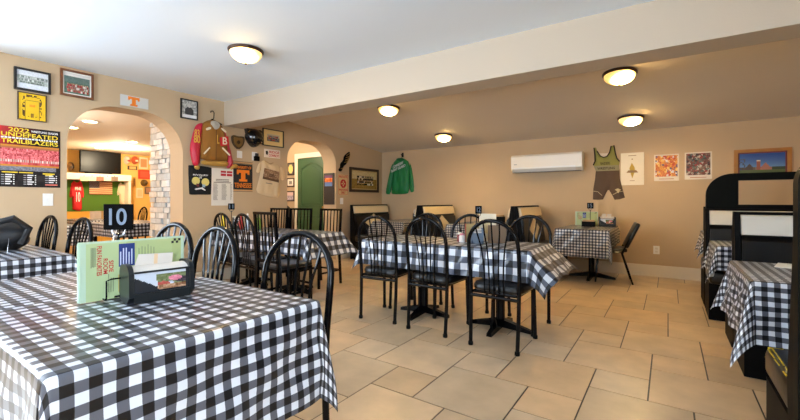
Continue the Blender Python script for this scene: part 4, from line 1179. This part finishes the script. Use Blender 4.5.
menu_green = mat('menu_green', (206,222,160), .3)
def menu(label, loc, rz, w=.335, h=.205, rich=True, group=None, lean=0, pale=False):
    t = thing('menu', label, 'menu', loc, rz, group)
    t.rotation_euler = (lean, 0, rz)
    def p(u, v):
        if pale: return (214,206,184) if (u-.5)**2+(v-.5)**2 > .06 else (206,190,150)
        if u < .045 or u > .97 or v > .955: return (180,204,180)
        if .33 < u < .48 and .52 < v < .95: return (44,60,122)
        if .06 < u < .075 and .1 < v < .9: return (230,170,110)
        if .5 < u < .86: return (176,192,138)
        return (174,194,146) if u < .4 else (172,186,130)
    sheet(w, h, p, 60, 30, -.001, 0, h/2+.002, t=.002).build('sheet', print_gloss, t)
    if rich:
        X = lambda u: -w/2+u*w
        Z = lambda v: .002+v*h
        lettering('FUN FAVORITES', X(.14), X(.182), Z(.42), Z(.92), -.0015, inkr, t, rot=-90, ext=.0006)
        lettering('SIDE', X(.245), X(.285), Z(.46), Z(.66), -.0015, inkr, t, rot=-90, ext=.0006); lettering('ROOM', X(.195), X(.235), Z(.44), Z(.70), -.0015, inkr, t, rot=-90, ext=.0006)
        m = MB(); rnd = random.Random(3)
        def bar(u0, u1, v0, v1, mi): m.box(X(u0), X(u1), -.0018, -.0008, Z(v0), Z(v1), mi)
        for i in range(4): bar(.09+i*.011, .096+i*.011, .55+rnd.uniform(0, .05), .9, 0)
        for i in range(3): bar(.24+i*.02, .246+i*.02, .12, .42+rnd.uniform(-.06, .05), 0)
        for i in range(5): bar(.345+i*.026, .355+i*.026, .56, .88-rnd.uniform(0, .1), 1)
        for i in range(6): bar(.52+i*.03, .526+i*.03, .55, .9-rnd.uniform(0, .08), 0)
        for i in range(3): bar(.33+i*.03, .336+i*.03, .1, .45-rnd.uniform(0, .1), 2)
        for i in range(4):
            for j in range(2):
                if (i+j) % 2 == 0: bar(.86+i*.025, .885+i*.025, .87+j*.045, .915+j*.045, 3)
        m.build('small_print', [mat('olive_ink', (110,120,90), .6), mat('pale_ink', (190,200,230), .6), mat('gold_ink', (196,160,50), .6), inkb], t)
    return t
mrz = R(90)-R(2)
menu('green laminated menu standing upright behind the napkin dispenser, front of its stack', (-1.70, .668, TZ+.004), mrz, .352, .215)
for k in range(3):
    menu('green laminated menu pressed behind the front menu on the nearest table', (-1.7065-k*.006, .666, TZ+.004), mrz, .352, .215-.003*k, False, 'menus in the stack behind the napkin dispenser')
def rack():
    t = thing('menu_rack', 'black wire rack gripping the menus on the nearest table', 'rack', (-1.70, .62, TZ+.004), mrz)
    m = MB()
    for x in (-.06, .08):
        m.tube([(x, .06, .006), (x, -.03, .006), (x, -.035, .02), (x, -.035, .075), (x+.015, -.035, .08), (x+.1, -.035, .08)], .0028, 6)
        m.tube([(x, .06, .006), (x, .062, .09)], .0028, 6)
    m.build('wire_frame', black, t, True)
rack()
def napkin_dispenser(label, loc, rz, L=.2, W=.115, Hh=.125, plain=False, group='napkin dispensers'):
    """long side faces local -y"""
    t = thing('napkin_dispenser', label, 'napkin dispenser', loc, rz, group)
    bp = mat('blue_grey_plastic', (84,100,120), .4) if plain else mat('dark_slate_plastic', (22,27,30), .3, spec=.35)
    a, b = L/2, W/2
    def endprof(z=0): return [(-b, 0), (b, 0), (b, Hh*.72), (b*.8, Hh*.92), (b*.45, Hh), (-b*.45, Hh), (-b*.8, Hh*.92), (-b, Hh*.72)]
    for s in (-1, 1):
        m = MB(); x0, x1 = sorted((s*a, s*(a-.016))); m.prism(smooth_poly(endprof(), 1), x0, x1, 'x'); m.build('end_cap', bp, t, True)
    m = MB(); m.box(-a+.016, a-.016, -b, b, .002, .022); m.box(-a+.016, a-.016, -b, -b+.006, .022, .034); m.box(-a+.016, a-.016, -b, -b+.006, Hh*.79, Hh*.84); m.box(-a+.016, a-.016, b-.006, b, .022, Hh*.76)
    m.build('tray', bp, t)
    f = rng(17)
    def ad(u, v):
        if u < .42-.06*v or v < .1 or v > .86 or u > .93: return (30,34,40) if (v < .8-u*1.4 or u > .93 or v < .1) else (196,204,216)
        c = (110,120,80)
        if math.hypot(u-.72, v-.6) < .13: c = (216,130,150)
        elif math.hypot(u-.86, v-.5) < .16: c = (60,50,60)
        elif v < .3: c = jit((150,110,80), f(int(u*14), int(v*10)), 70)
        elif math.hypot(u-.5, v-.35) < .13: c = (176,80,70)
        elif math.hypot(u-.62, v-.38) < .08: c = (190,200,216)
        return jit(c, f(int(u*24), int(v*14), 2), 36)
    if plain: MB().box(-a+.016, a-.016, -b+.001, -b+.005, .034, Hh*.68).build('front_plate', bp, t)
    else: sheet(L-.034, Hh*.79-.034, ad, 40, 22, -b+.004, 0, (Hh*.79+.034)/2, t=.001).build('advert_card', print_gloss, t)
    return t
def napkins(label, loc, rz, L=.16, W=.09, z0=.024, z1=.128, tail=True):
    t = thing('napkin_stack', label, 'napkins', loc, rz)
    wn = mat('napkin_paper', (206,200,192), .9)
    m = MB(); k = 14
    pr = [(-W/2, z0), (W/2, z0), (W/2, z1-.03)]+[(W/2*cos(PI*i/8), z1-.03+.03*sin(PI*i/8)) for i in range(1, 8)]+[(-W/2, z1-.03)]
    m.prism(pr, -L/2, L/2, 'x'); m.build('stack', wn, t)
    if tail:
        m = MB(); q = [(-.075, z1-.012), (.05, z1-.012), (.055, z1+.036), (-.06, z1+.04)]
        m.prism(q, .006, .012, 'y'); m.build('raised_napkin', wn, t)
        m = MB(); m.prism([(-.012, z1-.01), (.0, z1-.01), (.002, z1+.0375), (-.010, z1+.0378)], .0045, .0125, 'y'); m.build('paper_band', mat('kraft_band', (214,186,150), .8), t)
    return t
ND = (-1.603, .702, TZ+.003)
ndr = R(82)
napkin_dispenser('black napkin dispenser with photo advert standing before the green menus', ND, ndr, .215, .138, .135)
napkins('white napkins filling the dispenser before the green menus', (ND[0], ND[1], TZ+.003), ndr, .18, .115, .024, .127)

# black bag on the far-left table
def bag():
    t = thing('black_bag', 'black soft bag with strap lying on the far left table', 'bag', (-4.12, .665, TZ+.003), R(25)); t.scale = (.8, .9, .8)
    m = MB(); n, k = 28, 14; rnd = random.Random(2); vs = []; fs = []
    for i in range(k+1):
        a = PI*i/k-PI/2
        for j in range(n):
            b = 2*PI*j/n
            r_ = 1+.08*sin(3*b+2*a)+.06*sin(5*b-3*a+1)
            vs.append((.30*r_*cos(a)*cos(b), .2*r_*cos(a)*sin(b), max(.0, .13+.145*sin(a)*(1+.15*sin(2*b)))))
    for i in range(k):
        for j in range(n): fs.append((i*n+j, i*n+(j+1) % n, (i+1)*n+(j+1) % n, (i+1)*n+j))
    m.add(vs, fs); m.build('bag_body', mat('black_nylon', (16,16,19), .6, bump=.5, bscale=14), t, True)
    MB().tube([(-.22, -.16, .2), (-.1, -.2, .19), (.06, -.2, .2), (.2, -.13, .26), (.27, -.02, .27), (.28, .1, .2)], .011, 8).build('strap', mat('grey_webbing', (44,44,48), .7), t, True)
    MB().tube([(.2, -.12, .25), (.29, -.03, .30), (.33, .06, .2), (.3, .02, .06)], .028, 8).build('side_pocket', mat('black_nylon'), t, True)
    MB().tube([(.29, -.06, .12), (.31, -.08, .0)], .003, 6).build('zip_pull', chrome, t)
bag()

# middle table centre pieces
def box_thing(name, label, cat, loc, rz, dims, m, lid=None):
    t = thing(name, label, cat, loc, rz)
    w, d, h = dims
    mb = MB(); mb.box(-w/2, w/2, -d/2, d/2, 0, .008); mb.box(-w/2, w/2, -d/2, -d/2+.008, .008, h); mb.box(-w/2, w/2, d/2-.008, d/2, .008, h)
    mb.box(-w/2, -w/2+.008, -d/2+.008, d/2-.008, .008, h); mb.box(w/2-.008, w/2, -d/2+.008, d/2-.008, .008, h)
    mb.build('body', m, t)
    if lid: mb = MB(); mb.box(-w/2+.009, w/2-.009, -d/2+.009, d/2-.009, .01, h*lid[0], bev=.006); mb.build(lid[1], lid[2], t)
    return t
wood = mat('light_wood_box', (170,140,86), .5, noise=.3, nscale=20); redbox = mat('red_end', (150,60,40), .5); brownbox = mat('brown_box', (104,80,54), .5)
t = box_thing('menu_box', 'tan wooden box with a red edge on the middle table, left of the blue-grey dispenser', 'box', (-1.43, 3.21, TZ+.003), R(30), (.11, .06, .16), mat('olive_tan_box', (150,132,84), .5))
MB().box(-.062, -.0555, -.03, .03, .0, .16).build('red_edge', redbox, t)
napkin_dispenser('blue-grey napkin dispenser on the middle table', (-1.345, 3.12, TZ+.003), R(30), .1, .085, .135, plain=True)
napkins('pale napkins in the blue-grey dispenser on the middle table', (-1.345, 3.12, TZ+.003), R(30), .065, .07, .024, .127, False)
box_thing('caddy_box', 'brown condiment box on the middle table right of the napkin dispenser', 'box', (-1.225, 3.27, TZ+.003), R(24), (.15, .1, .15), brownbox, (.95, 'packets', mat('packet_tan', (170,140,100), .7)))
def jar(label, loc, body, lid, r=.026, h=.07, group='condiment jars', name='condiment_jar'):
    t = thing(name, label, 'jar', loc, 0, group)
    MB().lathe([(r*.9, 0), (r, .006), (r, h*.8), (r*.75, h*.9)], 18).build('glass', body, t, True)
    MB().lathe([(r*.8, h*.9), (r*.85, h*.92), (r*.8, h*1.1), (r*.3, h*1.15)], 18).build('lid', lid, t, True)
    return t
jar('white sugar shaker with pink label left of the middle table menu board', (-1.49, 3.13, TZ+.003), mat('white_glaze', (230,224,220), .3), mat('pink_lid', (206,130,150), .5))
jar('small maroon jar beside the white shaker on the middle table', (-1.54, 3.19, TZ+.003), mat('maroon_glaze', (120,40,50), .3), whitep)
menu('white menu card sticking up behind the middle table condiments', (-1.34, 3.345, TZ+.004), R(15), .15, .245, False, pale=True)
# left wall table centre pieces
def bottle(label, loc, m, cap, r=.028, h=.19, group='sauce bottles on the left wall table'):
    t = thing('sauce_bottle', label, 'bottle', loc, 0, group)
    MB().lathe([(r*.9, 0), (r, .008), (r, h*.62), (r*.85, h*.7), (r*.4, h*.84), (r*.38, h*.9)], 16).build('bottle_body', m, t, True)
    MB().lathe([(r*.42, h*.9), (r*.45, h*.91), (r*.32, h), (r*.1, h*1.02)], 12).build('cap', cap, t, True)
bottle('yellow sauce bottle on the left wall table, left of the stand', (-4.80, 2.90, TZ+.003), mat('mustard', (220,196,40), .4), inky, h=.2)
bottle('red sauce bottle on the left wall table, behind the second arch-back chair', (-4.50, 2.96, TZ+.003), mat('ketchup', (170,40,30), .35), inkr, h=.19)
bottle('pale blue bottle on the left wall table', (-4.42, 3.0, TZ+.003), mat('pale_blue_glass', (170,186,210), .3), inkw, h=.2)
bottle('green capped bottle on the left wall table behind the slat-back chair', (-4.28, 3.06, TZ+.003), mat('green_plastic', (110,150,50), .4), mat('green_cap', (60,110,40), .4), h=.19)
t = menu('small white and yellow card standing on the left wall table', (-4.67, 3.03, TZ+.004), R(55), .14, .16, False, pale=True)
napkin_dispenser('dark napkin dispenser on the left wall table under its table sign', (-4.60, 2.98, TZ+.003), R(55), .13, .1, .15)
napkins('napkins in the dispenser on the left wall table', (-4.60, 2.98, TZ+.003), R(55), .095, .08, .024, .15, False)
# small square table
menu('pale green menu standing on the small square table against the back wall', (-.99, 6.29, TZ+.004), R(4), .30, .2, True)
napkin_dispenser('dark napkin dispenser on the small square table right of its menu', (-.71, 6.2, TZ+.003), R(10), .21, .12, .135)
napkins('napkins rising from the dispenser on the small square table', (-.71, 6.2, TZ+.003), R(10), .17, .1, .024, .14, True)
box_thing('condiment_caddy', 'low dark caddy with white packets before the menu on the small square table', 'caddy', (-.93, 6.08, TZ+.003), R(4), (.17, .09, .07), blackmatte, (1.35, 'packets', mat('packet_tan', (170,140,100), .7)))
# back booth tables
napkin_dispenser('dark napkin dispenser on the corner booth table', (-3.84, 6.15, TZ+.003), R(30), .16, .11, .13)
napkins('tan napkins fanned above the dispenser on the corner booth table', (-3.84, 6.15, TZ+.003), R(30), .12, .09, .024, .16, True)
menu('upright menu on the corner booth table beside the napkins', (-3.75, 6.3, TZ+.004), R(10), .14, .2, False, pale=True)
box_thing('condiment_caddy', 'dark caddy on the back booth table behind the middle table', 'caddy', (-2.3, 6.25, TZ+.003), 0, (.16, .1, .1), blackmatte, (1.3, 'packets', mat('packet_tan')))
# menu lying on the nearest booth table
def lying():
    t = thing('menu', 'pale menu lying flat near the bench end of the nearest right booth table', 'menu', (.66, 2.99, TZ+.004), R(-14))
    MB().box(-.16, .16, -.1, .1, 0, .003).build('sheet', mat('pale_sheet', (226,226,222), .3), t)
    MB().box(-.12, -.02, .03, .07, .003, .0035).build('print_block', mat('pale_block', (206,208,206), .4), t)
lying()

# ------------------------------------------------------------------ second dining room contents
DX = BX+.0
def D(px, py, off=0): return onx(px, py, DX+off)
def dthing(name, label, cat, px, py, group=None, off=0):
    y, z = D(px, py, off); return thing(name, label, cat, (DX+off, y, z), PI/2, group), y, z
def drect(px0, px1, py0, py1, c, o=0):
    return D(px0, py0, o)[0]-c[0], D(px1, py0, o)[0]-c[0], D((px0+px1)/2, py1, o)[1]-c[1], D((px0+px1)/2, py0, o)[1]-c[1]
t, cy_, cz_ = dthing('television', 'large black television on the ledge in the far dining room', 'television', 100, 162, off=.36)
a, b, c_, d_ = drect(79.5, 120.8, 151.5, 173, (cy_, cz_), .36)
MB().box(a, b, -.02, .03, c_, d_, bev=.008).build('bezel', blackmatte, t)
MB().box(a+.02, b-.02, -.023, -.019, c_+.02, d_-.02).build('screen', mat('dark_screen', (10,9,9), .35, spec=.2), t)
MB().box(-.25, .25, -.03, .2, c_-.02, c_+.01).build('stand', blackmatte, t)
t, cy_, cz_ = dthing('mantel_ledge', 'long cream ledge under the television in the far dining room', 'ledge', 100, 176, off=.42)
a, b, c_, d_ = drect(55, 131.5, 173.5, 180, (cy_, cz_), .42)
ZL = cz_+c_
MB().box(a-.4, b, -.0, .419, c_, d_, bev=.01).build('shelf', trimp, t)
pt_ = (DX, cy_+b, 0)
ZP = cz_+c_
t, cy_, cz_ = dthing('green_board', 'green felt board hung with jerseys in the far dining room', 'board', 98, 195, off=.12)
a, b, c_, d_ = drect(55, 130, 180.4, 211, (cy_, cz_), .12)
MB().box(a-.4, b-.02, -.0, .119, c_, min(d_, ZL-cz_-.005)).build('felt_panel', mat('green_felt', (74,112,30), .9), t)
MB().box(a-.4, b-.02, -.005, .119, -cz_, c_-.01).build('wainscot', mat('gold_panel', (214,160,60), .6), t)
t = thing('ledge_post', 'cream post under the right end of the long ledge, beside the green board', 'post', pt_, PI/2)
MB().box(-.06, 0, -.40, -.001, .0, ZP-.001, bev=.004).build('post', trimp, t)
def jersey(label, px0, px1, py0, py1, m, num, name2=None, inset=.0):
    t, y, z = dthing('jersey', label, 'jersey', (px0+px1)/2, (py0+py1)/2, off=.13)
    a, b, c_, d_ = drect(px0, px1, py0, py1, (y, z), .13); w = (b-a); h = d_-c_
    P = lambda q: [(a+u*w, c_+v*h) for u, v in q]
    cloth_shape(P([(.3,1.0),(.4,.95),(.5,.93),(.6,.95),(.72,1.0),(.88,.9),(1.0,.55),(.96,.42),(.82,.46),(.86,.08),(.7,.0),(.45,.02),(.2,.06),(.18,.46),(.04,.42),(.0,.55),(.12,.9)]), .04, .04, 0, soft=.02).build('body', m, t, True)
    if num: lettering(num, a+w*.38, a+w*.66, c_+h*.3, c_+h*.62, -.08, inkw, t)
    if name2: lettering(name2, a+w*.3, a+w*.72, c_+h*.68, c_+h*.78, -.08, inkw, t)
    return t
jersey('red jersey with white number 10 on the green board', 69.5, 84, 180.5, 211, mat('red_jersey', (206,28,34), .7), '10', 'PINE')
jersey('white and tan jersey at the right end of the green board', 117, 129, 182.5, 205, mat('tan_jersey', (226,206,170), .8), '', None)
t, cy_, cz_ = dthing('flag', 'american flag plaque of dark wood stripes on the green board', 'flag', 100.5, 188, off=.13)
a, b, c_, d_ = drect(89, 112, 181.5, 194.5, (cy_, cz_), .13); w, h = b-a, d_-c_
sheet(w, h, lambda u, v: ((74,66,72) if (int(u*30)+int(v*26)) % 3 else (150,140,140)) if u < .45 and v > .46 else ((150,60,30) if int(v*13) % 2 == 0 else (226,190,140)), 30, 26, -.02, (a+b)/2, (c_+d_)/2, t=.018).build('boards', paper, t)
def dpatch(name, label, cat, px0, px1, py0, py1, col, shape='rect', inner=None):
    t, y, z = dthing(name, label, cat, (px0+px1)/2, (py0+py1)/2)
    a, b, c_, d_ = drect(px0, px1, py0, py1, (y, z))
    n = 20
    if shape == 'rect':
        MB().box(a, b, -.03, -.001, c_, d_).build('frame', mat('c%d_%d_%d' % col, col, .5), t)
        if inner: MB().box(a+(b-a)*.15, b-(b-a)*.15, -.034, -.029, c_+(d_-c_)*.15, d_-(d_-c_)*.15).build('print', mat('c%d_%d_%d' % inner, inner, .5), t)
    else:
        vs = []
        m = MB(); pr = [(1, 0), (.95, .04), (.8, .09), (.5, .13), (.02, .15)]
        for (q, dep) in pr:
            for j in range(n): vs.append(((a+b)/2+(b-a)/2*q*cos(2*PI*j/n), -.002-dep, (c_+d_)/2+(d_-c_)/2*q*sin(2*PI*j/n)))
        fs = [(i*n+j, i*n+(j+1) % n, (i+1)*n+(j+1) % n, (i+1)*n+j) for i in range(len(pr)-1) for j in range(n)]
        m.add(vs, fs); m.build('shell', mat('c%d_%d_%d' % col, col, .3), t, True)
        if inner: MB().box(a+(b-a)*.3, b-(b-a)*.3, -.165, -.14, c_+(d_-c_)*.3, c_+(d_-c_)*.5).build('marking', mat('c%d_%d_%d' % inner, inner, .5), t)
    return t
dpatch('ball', 'brown round ball mounted on the gold wall left of the television', 'ball', 67.3, 73.5, 162, 171, (130,104,80), 'ball', (80,60,44))
dpatch('round_sign', 'white round sign with red mark right of the television, left of two', 'sign', 123.5, 129.5, 156, 164.5, (236,220,196), 'ball', (190,60,40))
dpatch('round_sign', 'red and white round sign right of the television, right of two', 'sign', 131.2, 137.5, 156, 164.5, (206,96,60), 'ball', (240,224,196))
dpatch('name_board', 'small dark board below the two round signs', 'sign', 127.5, 136.8, 166, 169.8, (60,40,28), 'rect', (226,180,110))
dpatch('hanging_shirt', 'pale shirt pinned on the gold wall right of the round signs', 'shirt', 138.8, 147.5, 157.5, 169, (240,220,186), 'rect', (200,150,100))
dpatch('red_flag', 'red flag with white emblem on the gold wall near the stone pillar', 'flag', 138, 150, 170, 179, (206,62,40), 'rect', (214,90,66))
dpatch('ball', 'dark brown ball on the gold wall below the red flag', 'ball', 140.3, 147.2, 179.5, 186.3, (96,72,30), 'ball', (60,44,20))
dpatch('framed_picture', 'small framed picture on the gold wall low beside the stone pillar', 'picture', 144.5, 151.5, 187, 194, (110,90,70), 'rect', (176,130,100))
dpatch('white_ornament', 'pair of pale ornaments on the gold wall below the dark brown ball', 'ornament', 136, 142.5, 188, 198, (240,216,176), 'rect', (226,190,140))
dpatch('wall_plaque', 'narrow brown plaque on the gold wall beside the board post', 'plaque', 133, 135.2, 177, 187.5, (190,140,60), 'rect', (120,80,40))
# cups along the front of the ledge
for i, (px, c_) in enumerate(((84, (220,190,160)), (92, (214,196,170)), (100, (150,100,80)), (107.5, (232,216,190)), (114.5, (120,100,84)))):
    y, z = onx(px, 178.5, DX+.43)
    t = thing('hanging_card', ['pale pink card hanging on the cream ledge, leftmost', 'beige card hanging on the cream ledge, second from left', 'brown card hanging in the middle of the cream ledge', 'white card hanging on the cream ledge, second from right', 'dark card hanging on the cream ledge, rightmost'][i], 'card', (DX+.43, y, z), PI/2, 'cards hanging along the cream ledge')
    MB().box(-.075, .075, -.012, -.002, -.06, .045).build('card', mat('c%d_%d_%d' % c_, c_, .6), t); MB().tube([(0, -.006, .045), (0, -.006, .07)], .006, 6).build('clip', blackmatte, t)
# recessed lights
for i, (px, py) in enumerate(((90, 121), (71, 127), (99.5, 147.6), (115, 145), (132.5, 141.6))):
    x, y = onz(px, py, 2.32)
    t = thing('recessed_ceiling_light', ['round recessed ceiling light of the far dining room, nearest the archway top', 'round recessed ceiling light of the far dining room, at the left edge of the archway', 'round recessed ceiling light just above the television, left of two', 'round recessed ceiling light just above the television, right of two', 'round recessed ceiling light of the far dining room closest to the stone pillar'][i], 'ceiling light', (x, y, 2.319), 0, 'recessed lights in the far dining room')
    MB().lathe([(.09, 0), (.12, -.003), (.115, -.01), (.09, -.011), (.09, 0)], 24, caps=False).build('trim_ring', whitep, t, True)
    MB().lathe([(.001, -.0095), (.089, -.0095), (.089, -.004), (.001, -.004)], 24).build('lens', mat('recessed_lens', (255,240,210), .5, emit=20, emitc=(255,214,150)), t)
# tables and chairs seen through the arch
FT = 'chairs in the far dining room'
table_with_cloth('far dining room table beside the stone pillar', 'black gingham cloth on the far room table left of the stone pillar', -8.2, -7.0, 2.5, 3.3, G50, (.22, .22, .22, .22), seed=20, step=.04)
table_with_cloth('far dining room table below the american flag', 'pale gingham cloth on the far room table behind the number 10 sign', -9.9, -8.7, 2.55, 3.3, G50, (.3, .3, .3, .3), seed=21, step=.04)
table_with_cloth('far dining room table seen behind the arch-back chair in the opening', 'gingham cloth on the far room table at the left of the archway opening', -8.1, -7.2, 1.35, 2.1, G50, (.3, .3, .3, .3), seed=22, step=.04)
chair('arch', -6.80, 2.98, 100, 'arch-back chair beside the stone pillar in the far dining room', FT)
chair('arch', -9.3, 3.55, 180, 'arch-back chair in the far dining room right below the flag', FT)
chair('arch', -9.9, 2.35, -30, 'arch-back chair in the far dining room below the red jersey', FT)
for (lb, x, y, c_) in (('white napkin holder on the far room table below the flag', -9.5, 3.0, (230,220,206)), ('tan basket on the far room table below the flag', -9.15, 3.08, (206,170,110))):
    box_thing('table_caddy', lb, 'caddy', (x, y, TZ+.003), .2, (.16, .12, .15), mat('c%d_%d_%d' % c_, c_, .6), (.9, 'contents', mat('packet_tan')))

# ------------------------------------------------------------------ light
def world():
    w = bpy.data.worlds.new('World'); SC.world = w; w.use_nodes = True
    bg = w.node_tree.nodes['Background']; bg.inputs['Color'].default_value = (.76, .91, 1.08, 1); bg.inputs['Strength'].default_value = WORLD
WORLD = 13.5
world()
for n, wn in enumerate(WIN):
    l = bpy.data.lights.new('window_portal', 'AREA'); l.shape = 'RECTANGLE'; l.size = wn[1]-wn[0]; l.size_y = WZ[1]-WZ[0]
    l.cycles.is_portal = True
    o = bpy.data.objects.new('window_portal', l); COL.objects.link(o); o.location = ((wn[0]+wn[1])/2, YF-.13, (WZ[0]+WZ[1])/2); o.rotation_euler = (R(90), 0, 0)
for x, (a, b, c, d), sg in ((XL-.3, LWN, 1), (XR+.13, RWN, -1)):
    l = bpy.data.lights.new('window_portal', 'AREA'); l.shape = 'RECTANGLE'; l.size = d-c; l.size_y = b-a
    l.cycles.is_portal = True
    o = bpy.data.objects.new('window_portal', l); COL.objects.link(o); o.location = (x, (a+b)/2, (c+d)/2); o.rotation_euler = (0, -sg*R(90), 0)
def fill_light(name, x, y, z, power, col, r=.1):
    l = bpy.data.lights.new(name, 'POINT'); l.energy = power; l.color = col; l.shadow_soft_size = r
    o = bpy.data.objects.new(name, l); COL.objects.link(o); o.location = (x, y, z)
fill_light('hall_fill', -6.2, 4.3, 2.1, 26, (1, .86, .66))  # added point light to brighten the hallway, no fixture there
fill_light('dining_fill', -7.0, 1.2, 2.0, 55, (1, .97, .92))  # added without a fixture, lifts the stone pillar and arch jamb
fill_light('dining_fill', -10.5, 3.8, 2.1, 62, (1, .84, .58))  # added fill for the gold far end, not one of the recessed lights

# ------------------------------------------------------------------ camera
cam = bpy.data.cameras.new('camera'); cam.sensor_width = 36; cam.lens = FP/800*36; cam.shift_y = -(210-HZ)/800; cam.clip_start = .02
co = bpy.data.objects.new('camera', cam); COL.objects.link(co); co.location = (0, 0, CH); co.rotation_euler = (R(90), 0, YAW)
SC.camera = co
SC.view_settings.view_transform = 'Standard'; SC.view_settings.look = 'None'; SC.view_settings.gamma = 1; SC.view_settings.use_curve_mapping = False
SC.view_settings.exposure = 0.85
SC.cycles.use_denoising = True
SC.cycles.max_bounces = 8; SC.cycles.diffuse_bounces = 5
